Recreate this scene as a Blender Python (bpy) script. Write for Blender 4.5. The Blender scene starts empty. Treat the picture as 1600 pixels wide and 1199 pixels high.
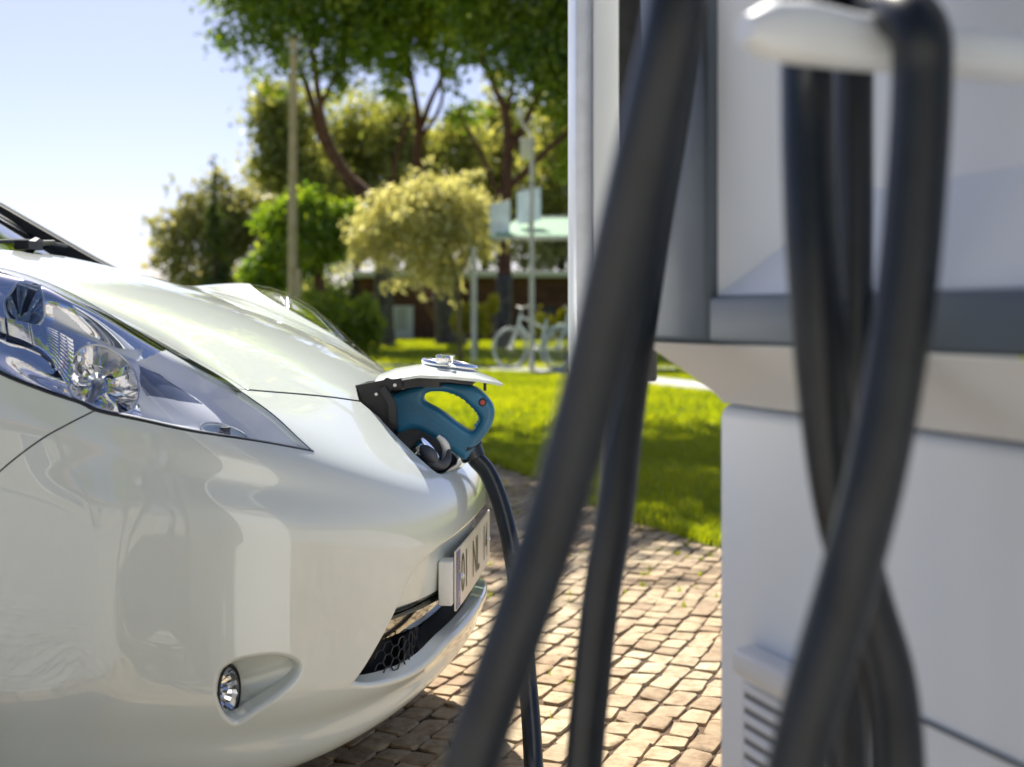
import bpy, bmesh, math, random
import numpy as np
from mathutils import Vector, Matrix
from mathutils.bvhtree import BVHTree
from mathutils.geometry import delaunay_2d_cdt

random.seed(7)
rng = np.random.default_rng(7)
R = math.radians
scene = bpy.context.scene
COL = scene.collection

# ------------------------------------------------------------------ camera
EYE = 0.93                                   # camera height in metres
cam_d = bpy.data.cameras.new('camera')
cam = bpy.data.objects.new('camera', cam_d)
COL.objects.link(cam)
cam.location = (0, 0, EYE)
cam.rotation_euler = (R(90), 0, 0)
cam_d.lens = 45
cam_d.sensor_width = 36
cam_d.shift_y = -109.5 / 1600
cam_d.clip_start = 0.02
cam_d.clip_end = 2000
cam_d.dof.use_dof = True
cam_d.dof.focus_distance = 2.35
cam_d.dof.aperture_fstop = 3.5
scene.camera = cam

# ------------------------------------------------------------------ world, sun, exposure
SUN_EL, SUN_AZ = R(50), R(-15)               # azimuth from +Y, negative = to the left
world = bpy.data.worlds.new('World')
scene.world = world
world.use_nodes = True
wn = world.node_tree
for n in list(wn.nodes): wn.nodes.remove(n)
w_out = wn.nodes.new('ShaderNodeOutputWorld')
w_bg = wn.nodes.new('ShaderNodeBackground')
w_sky = wn.nodes.new('ShaderNodeTexSky')
w_sky.sky_type = 'NISHITA'
w_sky.sun_disc = False
w_sky.sun_elevation = SUN_EL
w_sky.sun_rotation = SUN_AZ
w_sky.air_density = 0.65
w_sky.dust_density = 1.2
w_sky.ozone_density = 2.6
w_bg.inputs['Strength'].default_value = 0.072
w_mx = wn.nodes.new('ShaderNodeMixRGB'); w_mx.blend_type = 'MULTIPLY'; w_mx.inputs[0].default_value = 1
w_mx.inputs[2].default_value = (1.0, 0.925, 0.98, 1)      # the photograph's slightly lilac sky
wn.links.new(w_sky.outputs[0], w_mx.inputs[1]); wn.links.new(w_mx.outputs[0], w_bg.inputs[0])
wn.links.new(w_bg.outputs[0], w_out.inputs[0])
sun_d = bpy.data.lights.new('sun', 'SUN')
sun = bpy.data.objects.new('sun', sun_d)
COL.objects.link(sun)
sun_d.energy = 4.9
sun_d.angle = R(0.53)
sun_d.color = (1.0, 0.945, 0.86)
sdir = Vector((math.sin(SUN_AZ) * math.cos(SUN_EL), math.cos(SUN_AZ) * math.cos(SUN_EL), math.sin(SUN_EL)))
sun.rotation_euler = (-sdir).to_track_quat('-Z', 'Y').to_euler()
sun.location = (-6, 20, 25)
scene.view_settings.view_transform = 'Standard'
scene.view_settings.look = 'None'
scene.view_settings.gamma = 1
scene.view_settings.exposure = 1.12
scene.view_settings.use_curve_mapping = False
scene.render.engine = 'CYCLES'
scene.cycles.use_denoising = True
scene.cycles.max_bounces = 8
scene.cycles.transparent_max_bounces = 12
scene.cycles.caustics_reflective = False
scene.cycles.caustics_refractive = False
scene.cycles.sample_clamp_indirect = 6

# ------------------------------------------------------------------ helpers
def W(px, py, Y):
    """the point that lies Y metres in front of the camera plane at this place of the photograph"""
    return Vector(((px - 800) / 2000 * Y, Y, EYE - (py - 490) / 2000 * Y))

def tag(o, label=None, cat=None, group=None, kind=None):
    if label: o['label'] = label
    if cat: o['category'] = cat
    if group: o['group'] = group
    if kind: o['kind'] = kind
    return o

def empty(name, loc=(0, 0, 0), rz=0, parent=None):
    o = bpy.data.objects.new(name, None)
    COL.objects.link(o)
    o.location = loc
    o.rotation_euler = (0, 0, rz)
    o.empty_display_size = 0.1
    if parent:
        o.parent = parent
        o.matrix_parent_inverse = parent_inv(parent)
    return o

def link_mesh(name, me, mat=None, parent=None):
    o = bpy.data.objects.new(name, me)
    COL.objects.link(o)
    if mat is not None:
        for m in (mat if isinstance(mat, (list, tuple)) else [mat]):
            if len(me.materials) < 8: me.materials.append(m)
    if parent: 
        o.parent = parent
        o.matrix_parent_inverse = parent_inv(parent)
    return o

def world_of(o):
    m = Matrix.LocRotScale(o.location, o.rotation_euler, o.scale)
    return world_of(o.parent) @ o.matrix_parent_inverse @ m if o.parent else m

def parent_inv(p):
    return world_of(p).inverted()

def mesh_np(name, verts, faces, smooth=False, midx=None):
    """faces: (n,3) or (n,4) int array, or a list of lists"""
    me = bpy.data.meshes.new(name)
    if isinstance(faces, np.ndarray):
        verts = np.asarray(verts, dtype=np.float32)
        n, k = faces.shape
        me.vertices.add(len(verts)); me.vertices.foreach_set('co', verts.ravel())
        me.loops.add(n * k); me.loops.foreach_set('vertex_index', faces.astype(np.int32).ravel())
        me.polygons.add(n)
        me.polygons.foreach_set('loop_start', np.arange(0, n * k, k, dtype=np.int32))
        me.polygons.foreach_set('loop_total', np.full(n, k, dtype=np.int32))
        me.update(calc_edges=True)
    else:
        me.from_pydata([tuple(v) for v in verts], [], [tuple(f) for f in faces])
        me.update()
    if smooth:
        me.polygons.foreach_set('use_smooth', np.ones(len(me.polygons), dtype=bool))
    if midx is not None:
        me.polygons.foreach_set('material_index', np.asarray(midx, dtype=np.int32))
    return me

def bm_obj(name, bm, mat, parent=None, smooth=False, auto=None):
    me = bpy.data.meshes.new(name)
    bmesh.ops.recalc_face_normals(bm, faces=bm.faces[:])
    bm.to_mesh(me); bm.free()
    if smooth or auto:
        me.polygons.foreach_set('use_smooth', np.ones(len(me.polygons), dtype=bool))
    if auto:
        me.set_sharp_from_angle(angle=R(auto))
    return link_mesh(name, me, mat, parent)

def bm_box(bm, c, s, rot=None, bevel=0.0, segs=2):
    r = bmesh.ops.create_cube(bm, size=1.0)
    vs = r['verts']
    m = Matrix.Translation(Vector(c)) @ (rot.to_4x4() if rot is not None else Matrix.Identity(4)) @ Matrix.Diagonal((*s, 1))
    bmesh.ops.transform(bm, matrix=m, verts=vs)
    if bevel:
        es = list({e for v in vs for e in v.link_edges})
        bmesh.ops.bevel(bm, geom=es, offset=bevel, segments=segs, affect='EDGES', profile=0.5)

def catmull(pts, step=None, n=8, closed=False):
    P = [np.array(p, float) for p in pts]
    out = []
    m = len(P)
    rngk = range(m if closed else m - 1)
    for i in rngk:
        if closed:
            p0, p1, p2, p3 = P[(i - 1) % m], P[i], P[(i + 1) % m], P[(i + 2) % m]
        else:
            p1, p2 = P[i], P[i + 1]
            p0 = P[i - 1] if i > 0 else 2 * p1 - p2
            p3 = P[i + 2] if i + 2 < m else 2 * p2 - p1
        k = n if step is None else max(1, int(np.linalg.norm(p2 - p1) / step))
        for j in range(k):
            t = j / k
            out.append(0.5 * ((2 * p1) + (-p0 + p2) * t + (2 * p0 - 5 * p1 + 4 * p2 - p3) * t * t + (-p0 + 3 * p1 - 3 * p2 + p3) * t ** 3))
    if not closed: out.append(P[-1])
    return out

def tube_data(path, rad, seg=10, cap=True):
    """verts, faces of a swept round tube; rad is a number or a list"""
    P = [Vector(p) for p in path]
    n = len(P)
    rads = rad if isinstance(rad, (list, tuple, np.ndarray)) else [rad] * n
    T = []
    for i in range(n):
        a = P[max(i - 1, 0)]; b = P[min(i + 1, n - 1)]
        T.append((b - a).normalized())
    up = Vector((0, 0, 1)) if abs(T[0].z) < 0.9 else Vector((1, 0, 0))
    N = (up - T[0] * up.dot(T[0])).normalized()
    verts, faces = [], []
    for i in range(n):
        if i:
            N = (N - T[i] * N.dot(T[i]))
            N = N.normalized() if N.length > 1e-6 else Vector((1, 0, 0))
        B = T[i].cross(N)
        for k in range(seg):
            a = 2 * math.pi * k / seg
            verts.append(P[i] + (N * math.cos(a) + B * math.sin(a)) * rads[i])
        if i:
            o = (i - 1) * seg
            for k in range(seg):
                faces.append([o + k, o + (k + 1) % seg, o + seg + (k + 1) % seg, o + seg + k])
    if cap:
        faces.append(list(range(seg))[::-1]); faces.append([(n - 1) * seg + k for k in range(seg)])
    return verts, faces

class MB:
    def __init__(s): s.v = []; s.f = []; s.m = []
    def add(s, v, f, mi=0):
        o = len(s.v); s.v += [tuple(x) for x in v]; s.f += [[i + o for i in q] for q in f]; s.m += [mi] * len(f)
        return s
    def tube(s, path, r, seg=10, mi=0): return s.add(*tube_data(path, r, seg), mi)
    def box(s, c, size, rot=None, mi=0):
        h = [(x, y, z) for x in (-.5, .5) for y in (-.5, .5) for z in (-.5, .5)]
        v = []
        for q in h:
            p = Vector((q[0] * size[0], q[1] * size[1], q[2] * size[2]))
            if rot is not None: p = rot @ p
            v.append(p + Vector(c))
        return s.add(v, [[0, 1, 3, 2], [4, 6, 7, 5], [0, 4, 5, 1], [2, 3, 7, 6], [0, 2, 6, 4], [1, 5, 7, 3]], mi)
    def obj(s, name, mat, parent=None, smooth=True, auto=40):
        me = mesh_np(name, s.v, s.f, smooth, s.m if max(s.m, default=0) else None)
        if smooth and auto: me.set_sharp_from_angle(angle=R(auto))
        return link_mesh(name, me, mat, parent)

# ------------------------------------------------------------------ materials
MATS = {}
def pmat(name, color, rough=0.5, metal=0.0, coat=0.0, spec=0.5, var=0.0, scale=8.0, bump=0.0, bscale=40.0, color2=None, trans=0.0, coord='Object', alpha=1.0, detail=4):
    """Principled material whose colour wanders by a noise"""
    m = bpy.data.materials.new(name); m.use_nodes = True
    nt = m.node_tree; b = nt.nodes['Principled BSDF']
    b.inputs['Base Color'].default_value = (*color, 1)
    b.inputs['Roughness'].default_value = rough
    b.inputs['Metallic'].default_value = metal
    b.inputs['Specular IOR Level'].default_value = spec
    b.inputs['Coat Weight'].default_value = coat
    b.inputs['Coat Roughness'].default_value = 0.02
    if trans: b.inputs['Transmission Weight'].default_value = trans
    tc = nt.nodes.new('ShaderNodeTexCoord')
    if var or color2:
        nz = nt.nodes.new('ShaderNodeTexNoise'); nz.inputs['Scale'].default_value = scale; nz.inputs['Detail'].default_value = detail
        nt.links.new(tc.outputs[coord], nz.inputs['Vector'])
        rp = nt.nodes.new('ShaderNodeValToRGB')
        c2 = color2 or tuple(min(1, c * (1 + var)) for c in color)
        c1 = color if color2 else tuple(c * (1 - var) for c in color)
        rp.color_ramp.elements[0].color = (*c1, 1); rp.color_ramp.elements[1].color = (*c2, 1)
        rp.color_ramp.elements[0].position = 0.35; rp.color_ramp.elements[1].position = 0.65
        nt.links.new(nz.outputs['Fac'], rp.inputs[0]); nt.links.new(rp.outputs[0], b.inputs['Base Color'])
    if bump:
        n2 = nt.nodes.new('ShaderNodeTexNoise'); n2.inputs['Scale'].default_value = bscale; n2.inputs['Detail'].default_value = 5
        nt.links.new(tc.outputs[coord], n2.inputs['Vector'])
        bp = nt.nodes.new('ShaderNodeBump'); bp.inputs['Strength'].default_value = bump; bp.inputs['Distance'].default_value = 0.01
        nt.links.new(n2.outputs['Fac'], bp.inputs['Height']); nt.links.new(bp.outputs[0], b.inputs['Normal'])
    MATS[name] = m
    return m

def leaf_mat(name, c1, c2, c3, transl=0.5, tcol=None):
    """leaf material: colour varies per face through the 'tint' attribute; part of the light passes through"""
    m = bpy.data.materials.new(name); m.use_nodes = True
    nt = m.node_tree
    for n in list(nt.nodes): nt.nodes.remove(n)
    out = nt.nodes.new('ShaderNodeOutputMaterial')
    at = nt.nodes.new('ShaderNodeAttribute'); at.attribute_name = 'tint'
    rp = nt.nodes.new('ShaderNodeValToRGB')
    rp.color_ramp.elements[0].color = (*c1, 1); rp.color_ramp.elements[1].color = (*c3, 1)
    e = rp.color_ramp.elements.new(0.5); e.color = (*c2, 1)
    nt.links.new(at.outputs['Fac'], rp.inputs[0])
    d = nt.nodes.new('ShaderNodeBsdfDiffuse'); t = nt.nodes.new('ShaderNodeBsdfTranslucent')
    g = nt.nodes.new('ShaderNodeBsdfGlossy'); g.inputs['Roughness'].default_value = 0.45
    g.inputs['Color'].default_value = (0.9, 0.9, 0.85, 1)
    hs = nt.nodes.new('ShaderNodeMixRGB'); hs.blend_type = 'MULTIPLY'; hs.inputs[0].default_value = 1
    hs.inputs[2].default_value = (*(tcol or (1.6, 1.5, 0.5)), 1)
    nt.links.new(rp.outputs[0], d.inputs[0]); nt.links.new(rp.outputs[0], hs.inputs[1]); nt.links.new(hs.outputs[0], t.inputs[0])
    mx = nt.nodes.new('ShaderNodeMixShader'); mx.inputs[0].default_value = transl
    nt.links.new(d.outputs[0], mx.inputs[1]); nt.links.new(t.outputs[0], mx.inputs[2])
    m2 = nt.nodes.new('ShaderNodeMixShader'); m2.inputs[0].default_value = 0.05
    nt.links.new(mx.outputs[0], m2.inputs[1]); nt.links.new(g.outputs[0], m2.inputs[2])
    nt.links.new(m2.outputs[0], out.inputs[0])
    MATS[name] = m
    return m

def thin_glass(name, tint=(1, 1, 1), rough=0.0, refl=1.0, op=0.0):
    m = bpy.data.materials.new(name); m.use_nodes = True
    nt = m.node_tree
    for n in list(nt.nodes): nt.nodes.remove(n)
    out = nt.nodes.new('ShaderNodeOutputMaterial')
    tr = nt.nodes.new('ShaderNodeBsdfTransparent'); tr.inputs[0].default_value = (*tint, 1)
    gl = nt.nodes.new('ShaderNodeBsdfGlossy'); gl.inputs['Roughness'].default_value = rough
    fr = nt.nodes.new('ShaderNodeFresnel'); fr.inputs[0].default_value = 1.5
    ml = nt.nodes.new('ShaderNodeMath'); ml.operation = 'MULTIPLY'; ml.inputs[1].default_value = refl
    ge = nt.nodes.new('ShaderNodeNewGeometry'); mr = nt.nodes.new('ShaderNodeMapRange')   # a thin pane reflects alike from both sides
    mr.inputs['To Min'].default_value = 1.5; mr.inputs['To Max'].default_value = 1 / 1.5
    nt.links.new(ge.outputs['Backfacing'], mr.inputs['Value']); nt.links.new(mr.outputs[0], fr.inputs[0])
    mx = nt.nodes.new('ShaderNodeMixShader')
    nt.links.new(fr.outputs[0], ml.inputs[0]); nt.links.new(ml.outputs[0], mx.inputs[0])
    nt.links.new(tr.outputs[0], mx.inputs[1]); nt.links.new(gl.outputs[0], mx.inputs[2])
    nt.links.new(mx.outputs[0], out.inputs[0])
    MATS[name] = m
    return m

PAINT = pmat('pearl_white_paint', (0.65, 0.70, 0.665), rough=0.28, coat=1.0, spec=0.5, metal=0.0)
def _paint():
    """metal flakes and a faint film of dust in the paint"""
    nt = PAINT.node_tree; b = nt.nodes['Principled BSDF']
    b.inputs['Coat IOR'].default_value = 1.6
    tc = nt.nodes.new('ShaderNodeTexCoord')
    nz = nt.nodes.new('ShaderNodeTexNoise'); nz.inputs['Scale'].default_value = 9; nz.inputs['Detail'].default_value = 8; nz.inputs['Roughness'].default_value = 0.7
    nt.links.new(tc.outputs['Object'], nz.inputs['Vector'])
    rp = nt.nodes.new('ShaderNodeMapRange'); rp.inputs['From Min'].default_value = .35; rp.inputs['From Max'].default_value = .7
    rp.inputs['To Min'].default_value = 0.004; rp.inputs['To Max'].default_value = 0.022
    nt.links.new(nz.outputs['Fac'], rp.inputs['Value']); nt.links.new(rp.outputs[0], b.inputs['Coat Roughness'])
_paint()
DARK = pmat('black_plastic', (0.012, 0.012, 0.013), rough=0.45, var=0.3, scale=60)
RUBBER = pmat('black_rubber', (0.010, 0.0135, 0.018), rough=0.34, var=0.25, scale=30, bump=0.03, bscale=500)
CHROME = pmat('chrome', (0.85, 0.86, 0.88), rough=0.06, metal=1.0, var=0.03, scale=20)
SATIN = pmat('satin_silver', (0.66, 0.68, 0.72), rough=0.28, metal=0.7, var=0.06, scale=12)
# ================================================================== ground, paving, lawn, path
SOIL = pmat('dry_soil', (.13, .085, .05), rough=.95, color2=(.20, .145, .09), scale=3, bump=.4, bscale=30)
JOINT = pmat('joint_sand', (.05, .032, .018), rough=1, color2=(.12, .075, .04), scale=14, bump=.5, bscale=60, detail=8)
CONC = pmat('pale_concrete', (.40, .40, .38), rough=.9, var=.15, scale=3, bump=.2, bscale=50)

def tinted(me, vals, name='tint'):
    at = me.attributes.new(name, 'FLOAT', 'FACE'); at.data.foreach_set('value', np.asarray(vals, dtype=np.float32))

def stone_mat():
    m = pmat('cobble_limestone', (.40, .35, .28), rough=.82)
    nt = m.node_tree; b = nt.nodes['Principled BSDF']; L = nt.links
    tc = nt.nodes.new('ShaderNodeTexCoord')
    at = nt.nodes.new('ShaderNodeAttribute'); at.attribute_name = 'tint'
    rp = nt.nodes.new('ShaderNodeValToRGB'); e = rp.color_ramp.elements
    e[0].color = (.38, .31, .21, 1); e[1].color = (.60, .53, .375, 1)
    for p, c in ((.12, (.38, .305, .20, 1)), (.3, (.47, .405, .28, 1)), (.7, (.53, .465, .325, 1))):
        q = e.new(p); q.color = c
    L.new(at.outputs['Fac'], rp.inputs[0])
    n1 = nt.nodes.new('ShaderNodeTexNoise'); n1.inputs['Scale'].default_value = 26; n1.inputs['Detail'].default_value = 8; n1.inputs['Roughness'].default_value = .65
    n2 = nt.nodes.new('ShaderNodeTexNoise'); n2.inputs['Scale'].default_value = 1.7; n2.inputs['Detail'].default_value = 4
    for n in (n1, n2): L.new(tc.outputs['Object'], n.inputs['Vector'])
    r1 = nt.nodes.new('ShaderNodeValToRGB'); r1.color_ramp.elements[0].color = (.50, .36, .24, 1); r1.color_ramp.elements[0].position = .34
    r1.color_ramp.elements[1].color = (1, 1, 1, 1); r1.color_ramp.elements[1].position = .56
    L.new(n1.outputs['Fac'], r1.inputs[0])
    r2 = nt.nodes.new('ShaderNodeValToRGB'); r2.color_ramp.elements[0].color = (.78, .66, .54, 1); r2.color_ramp.elements[0].position = .38
    r2.color_ramp.elements[1].color = (1, 1, 1, 1); r2.color_ramp.elements[1].position = .6
    L.new(n2.outputs['Fac'], r2.inputs[0])
    m1 = nt.nodes.new('ShaderNodeMixRGB'); m1.blend_type = 'MULTIPLY'; m1.inputs[0].default_value = .75
    m2 = nt.nodes.new('ShaderNodeMixRGB'); m2.blend_type = 'MULTIPLY'; m2.inputs[0].default_value = .8
    L.new(rp.outputs[0], m1.inputs[1]); L.new(r1.outputs[0], m1.inputs[2]); L.new(m1.outputs[0], m2.inputs[1]); L.new(r2.outputs[0], m2.inputs[2])
    m3 = nt.nodes.new('ShaderNodeMixRGB'); m3.blend_type = 'MULTIPLY'; m3.inputs[0].default_value = 1; m3.inputs[2].default_value = (.86, .805, .72, 1)
    L.new(m2.outputs[0], m3.inputs[1]); L.new(m3.outputs[0], b.inputs['Base Color'])
    bp = nt.nodes.new('ShaderNodeBump'); bp.inputs['Strength'].default_value = .55; bp.inputs['Distance'].default_value = .006
    n3 = nt.nodes.new('ShaderNodeTexNoise'); n3.inputs['Scale'].default_value = 55; n3.inputs['Detail'].default_value = 6
    L.new(tc.outputs['Object'], n3.inputs['Vector']); L.new(n3.outputs['Fac'], bp.inputs['Height']); L.new(bp.outputs[0], b.inputs['Normal'])
    return m
COBBLE = stone_mat()

EDGE = [(-60, 22), (-9, 11.5), (-4, 9.5), (-1.5, 8.7), (-.6, 8.25), (-.22, 8.0), (-.078, 7.82), (.237, 6.76), (.40, 6.1), (.539, 5.67), (.674, 5.39), (.803, 5.10), (1.3, 4.75), (2.2, 4.3), (4, 4.0), (60, 3)]
def edge_y(x): return np.interp(x, [p[0] for p in EDGE], [p[1] for p in EDGE])

# far ground as one big sheet
me = mesh_np('ground', [(-900, -300, -.03), (900, -300, -.03), (900, 1500, -.03), (-900, 1500, -.03)], [[0, 1, 2, 3]])
tag(link_mesh('ground', me, SOIL), kind='structure')
# bed of the paving
xs = np.linspace(-14, 14, 141); V = []; F = []
for x in xs: V += [(x, -14, -.0065), (x, float(edge_y(x)) + .05, -.0065)]
for i in range(len(xs) - 1): F.append([2 * i, 2 * i + 2, 2 * i + 3, 2 * i + 1])
def far_cobbles():
    m = pmat('distant_cobbles', (.42, .38, .30), rough=.9, bump=.4, bscale=30)
    nt = m.node_tree; L = nt.links; tc = nt.nodes.new('ShaderNodeTexCoord'); b = nt.nodes['Principled BSDF']
    mp = nt.nodes.new('ShaderNodeMapping'); mp.inputs['Rotation'].default_value[2] = R(-22); L.new(tc.outputs['Object'], mp.inputs[0])
    br = nt.nodes.new('ShaderNodeTexBrick'); br.inputs['Scale'].default_value = 1; br.inputs['Brick Width'].default_value = .084; br.inputs['Row Height'].default_value = .07; br.inputs['Mortar Size'].default_value = .004
    br.inputs['Color1'].default_value = (.37, .36, .33, 1); br.inputs['Color2'].default_value = (.50, .49, .46, 1); br.inputs['Mortar'].default_value = (.08, .055, .035, 1)
    L.new(mp.outputs[0], br.inputs[0]); L.new(br.outputs['Color'], b.inputs['Base Color'])
    return m
V2 = []; F2 = []
def quad2(x0, y0, x1, y1, z=-.004):
    o = len(V2); V2.extend([(x0, y0, z), (x1, y0, z), (x1, y1, z), (x0, y1, z)]); F2.append([o, o + 1, o + 2, o + 3])
quad2(-30, -25, 30, 1.0); quad2(-30, 1.0, -2.6, 3.2); quad2(2.6, 1.0, 30, 3.2)
for i in range(60):
    xa, xb = -30 + i * (27.4 / 60), -30 + (i + 1) * (27.4 / 60)
    quad2(xa, 3.2, xb, min(float(edge_y(xa)), float(edge_y(xb))))
for i in range(20):
    xa, xb = 2.6 + i * 1.0, 3.6 + i * 1.0
    if min(edge_y(xa), edge_y(xb)) > 3.2: quad2(xa, 3.2, xb, float(min(edge_y(xa), edge_y(xb))))
tag(link_mesh('outer_pavement', mesh_np('outer_pavement', V2, F2), far_cobbles()), kind='structure')  # unseen rest of the paving, its pale grey chosen for bounced light
paving = link_mesh('cobbled_pavement', mesh_np('cobbled_pavement', V, F), JOINT)
tag(paving, kind='structure')

ROWDIR = R(68)                                        # direction of the continuous joints
ex = np.array((math.cos(ROWDIR), math.sin(ROWDIR))); ey = np.array((math.sin(ROWDIR), -math.cos(ROWDIR)))
stones = []
PW, PL_ = .0670, .0950
for r_ in range(-75, 120):
    wob = .012 * math.sin(r_ * .7)
    s_ = -2.0 + random.random() * .1
    while s_ < 11:
        ln = PL_ * random.uniform(.80, 1.22)
        c = (s_ + ln / 2) * ex + (r_ * PW + .035 * math.sin(s_ * .9) + .012 * math.sin(s_ * 3.1 + r_ * .2)) * ey
        s0 = s_; s_ += ln
        if not (-2.6 < c[0] < 2.6 and 1.0 < c[1] < edge_y(c[0]) + .03): continue
        stones.append((c, ln, random.random(), r_))
def stone_mesh(c, ln, sd):
    rr = random.Random(sd)
    hw, hl = PW / 2 - .0030, ln / 2 - .0030
    corners = []
    for (a, b) in ((-1, -1), (1, -1), (1, 1), (-1, 1)):
        corners.append(((a * hl + rr.uniform(-.011, .011)), (b * hw + rr.uniform(-.006, .006))))
    outl = []
    for k in range(4):
        p, q, n = corners[k], corners[k - 1], corners[(k + 1) % 4]
        ch = rr.uniform(.04, .15)
        outl.append((p[0] + (q[0] - p[0]) * ch, p[1] + (q[1] - p[1]) * ch))
        outl.append((p[0] + (n[0] - p[0]) * ch, p[1] + (n[1] - p[1]) * ch))
    z = rr.uniform(-.0022, .0022); tx, ty = rr.uniform(-.035, .035), rr.uniform(-.035, .035)
    V = []
    for sc, dz in ((1.0, -.020), (.988, -.0035), (.945, 0.0), (.55, .0010)):
        for (a, b) in outl:
            a2, b2 = a * sc, b * sc
            h = dz + z + (a2 * tx + b2 * ty if dz > -.02 else 0) + (rr.uniform(-.0012, .0012) if dz > -.004 else 0)
            p = c + a2 * ex + b2 * ey; V.append((p[0], p[1], h))
    F = []
    for k in range(3):
        for i in range(8):
            j = (i + 1) % 8; F.append([k * 8 + i, k * 8 + j, k * 8 + 8 + j, k * 8 + 8 + i])
    F.append([24 + i for i in range(8)])
    return V, F
def _vis(s):
    x, y = s[0]; px = 800 + x / y * 2000; py = 490 + EYE / y * 2000
    return 590 < px < 1125 and 715 < py < 1260 and not (px < 735 - (py - 1040) * .9 and py > 1040) and not (px < 735 and py < 1040)
vis = sorted([s for s in stones if _vis(s)], key=lambda s: s[0][1])
single = set(id(s) for s in vis[:300])
big = MB(); tints = []
for s in stones:
    V, F = stone_mesh(s[0], s[1], s[2])
    V = [(v[0], v[1], v[2]) for v in V]
    if id(s) in single:
        me = mesh_np('cobble', V, [f for f in F]); me.polygons.foreach_set('use_smooth', np.ones(len(me.polygons), dtype=bool)); me.set_sharp_from_angle(angle=R(50))
        tinted(me, [s[2]] * len(F)); link_mesh('cobble', me, COBBLE, paving)
    else:
        big.add(V, F); tints += [s[2]] * len(F)
me = mesh_np('more_cobbles', big.v, big.f, True); tinted(me, tints); me.set_sharp_from_angle(angle=R(50))
o = link_mesh('more_cobbles', me, COBBLE, paving); o['kind'] = 'stuff'

# lawn: earth and grass blades
GRASSB = pmat('turf_base', (.08, .11, .008), rough=1, color2=(.15, .19, .014), scale=2.2, bump=.5, bscale=80)
xs = np.concatenate([np.linspace(-60, -4, 20), np.linspace(-3.6, 4, 77), np.linspace(5, 60, 20)])
ys_n = 14; V = []; F = []
for x in xs:
    e = float(edge_y(x))
    for j in range(ys_n):
        t = j / (ys_n - 1); y = e + (70 - e) * t ** 2.2
        V.append((x, y, -.02 if j == 0 else .006))
for i in range(len(xs) - 1):
    for j in range(ys_n - 1):
        a = i * ys_n + j; F.append([a, a + ys_n, a + ys_n + 1, a + 1])
tag(link_mesh('lawn', mesh_np('lawn', V, F), GRASSB), kind='structure')
GRASS = leaf_mat('grass_blades', (.13, .18, .006), (.27, .33, .010), (.46, .46, .03), .6, (1.6, 1.5, .3))

PATH = [(-9, 26), (-4.5, 23.6), (-1.2, 21.4), (.9, 19.6), (1.9, 17.2), (2.7, 15.2), (4.5, 12.5), (9, 10)]
def blades(name, n, y0, y1, h, w, xl, xr, power=1.0):
    u = rng.random(n); y = (y0 ** 2 + (y1 ** 2 - y0 ** 2) * u ** power) ** .5
    x = (xl + (xr - xl) * rng.random(n)) * y
    e = edge_y(x); keep = y > e + rng.normal(0, .03, n) + .0
    pth = np.array(catmull(PATH, n=6)); d = np.full(n, 9.0)
    for p, q in zip(pth[:-1], pth[1:]):
        v = q - p; t = np.clip(((x - p[0]) * v[0] + (y - p[1]) * v[1]) / (v @ v), 0, 1)
        d = np.minimum(d, np.hypot(x - p[0] - t * v[0], y - p[1] - t * v[1]))
    keep &= d > .50
    x, y = x[keep], y[keep]; n = len(x)
    patch = np.sin(x * 2.1 + 1.3 * np.sin(y * .9)) * np.cos(y * 1.7 + x) * .5 + .5
    nearedge = np.exp(-((y - edge_y(x)) / .12) ** 2)
    hh = h * (rng.uniform(.5, 1.25, n)) * (.75 + .45 * patch) * (1 + .3 * nearedge); ww = w * rng.uniform(.7, 1.3, n)
    a = rng.uniform(0, 2 * np.pi, n); ln = hh * rng.uniform(.1, .8, n); b = rng.uniform(0, 2 * np.pi, n)
    base = np.stack([x, y, np.full(n, .0)], 1)
    side = np.stack([np.cos(a), np.sin(a), 0 * a], 1) * ww[:, None] / 2
    tip = base + np.stack([np.cos(b) * ln, np.sin(b) * ln, hh], 1)
    mid = base + np.stack([np.cos(b) * ln * .3, np.sin(b) * ln * .3, hh * .6], 1)
    V = np.stack([base - side, base + side, mid + side * .8, mid - side * .8, tip], 1).reshape(-1, 3)
    i = np.arange(n)[:, None] * 5
    F = np.concatenate([i + np.array([0, 1, 2]), i + np.array([0, 2, 3]), i + np.array([3, 2, 4])])
    me = mesh_np(name, V, F)
    tv = np.clip(.2 + .45 * patch + rng.normal(0, .2, n) + .25 * (rng.random(n) > .93), 0, 1)
    tinted(me, np.concatenate([tv, tv, tv]))
    o = link_mesh(name, me, GRASS); tag(o, 'short green lawn grass growing beside the cobbles', 'grass', kind='stuff')
blades('grass', 95000, 4.6, 9.5, .055, .0045, -.06, .24)
blades('grass', 90000, 9.5, 21, .065, .011, -.14, .24)
blades('grass', 40000, 21, 46, .09, .030, -.2, .2)
blades('grass', 50000, 4.2, 22, .06, .014, -.75, .8)
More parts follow.
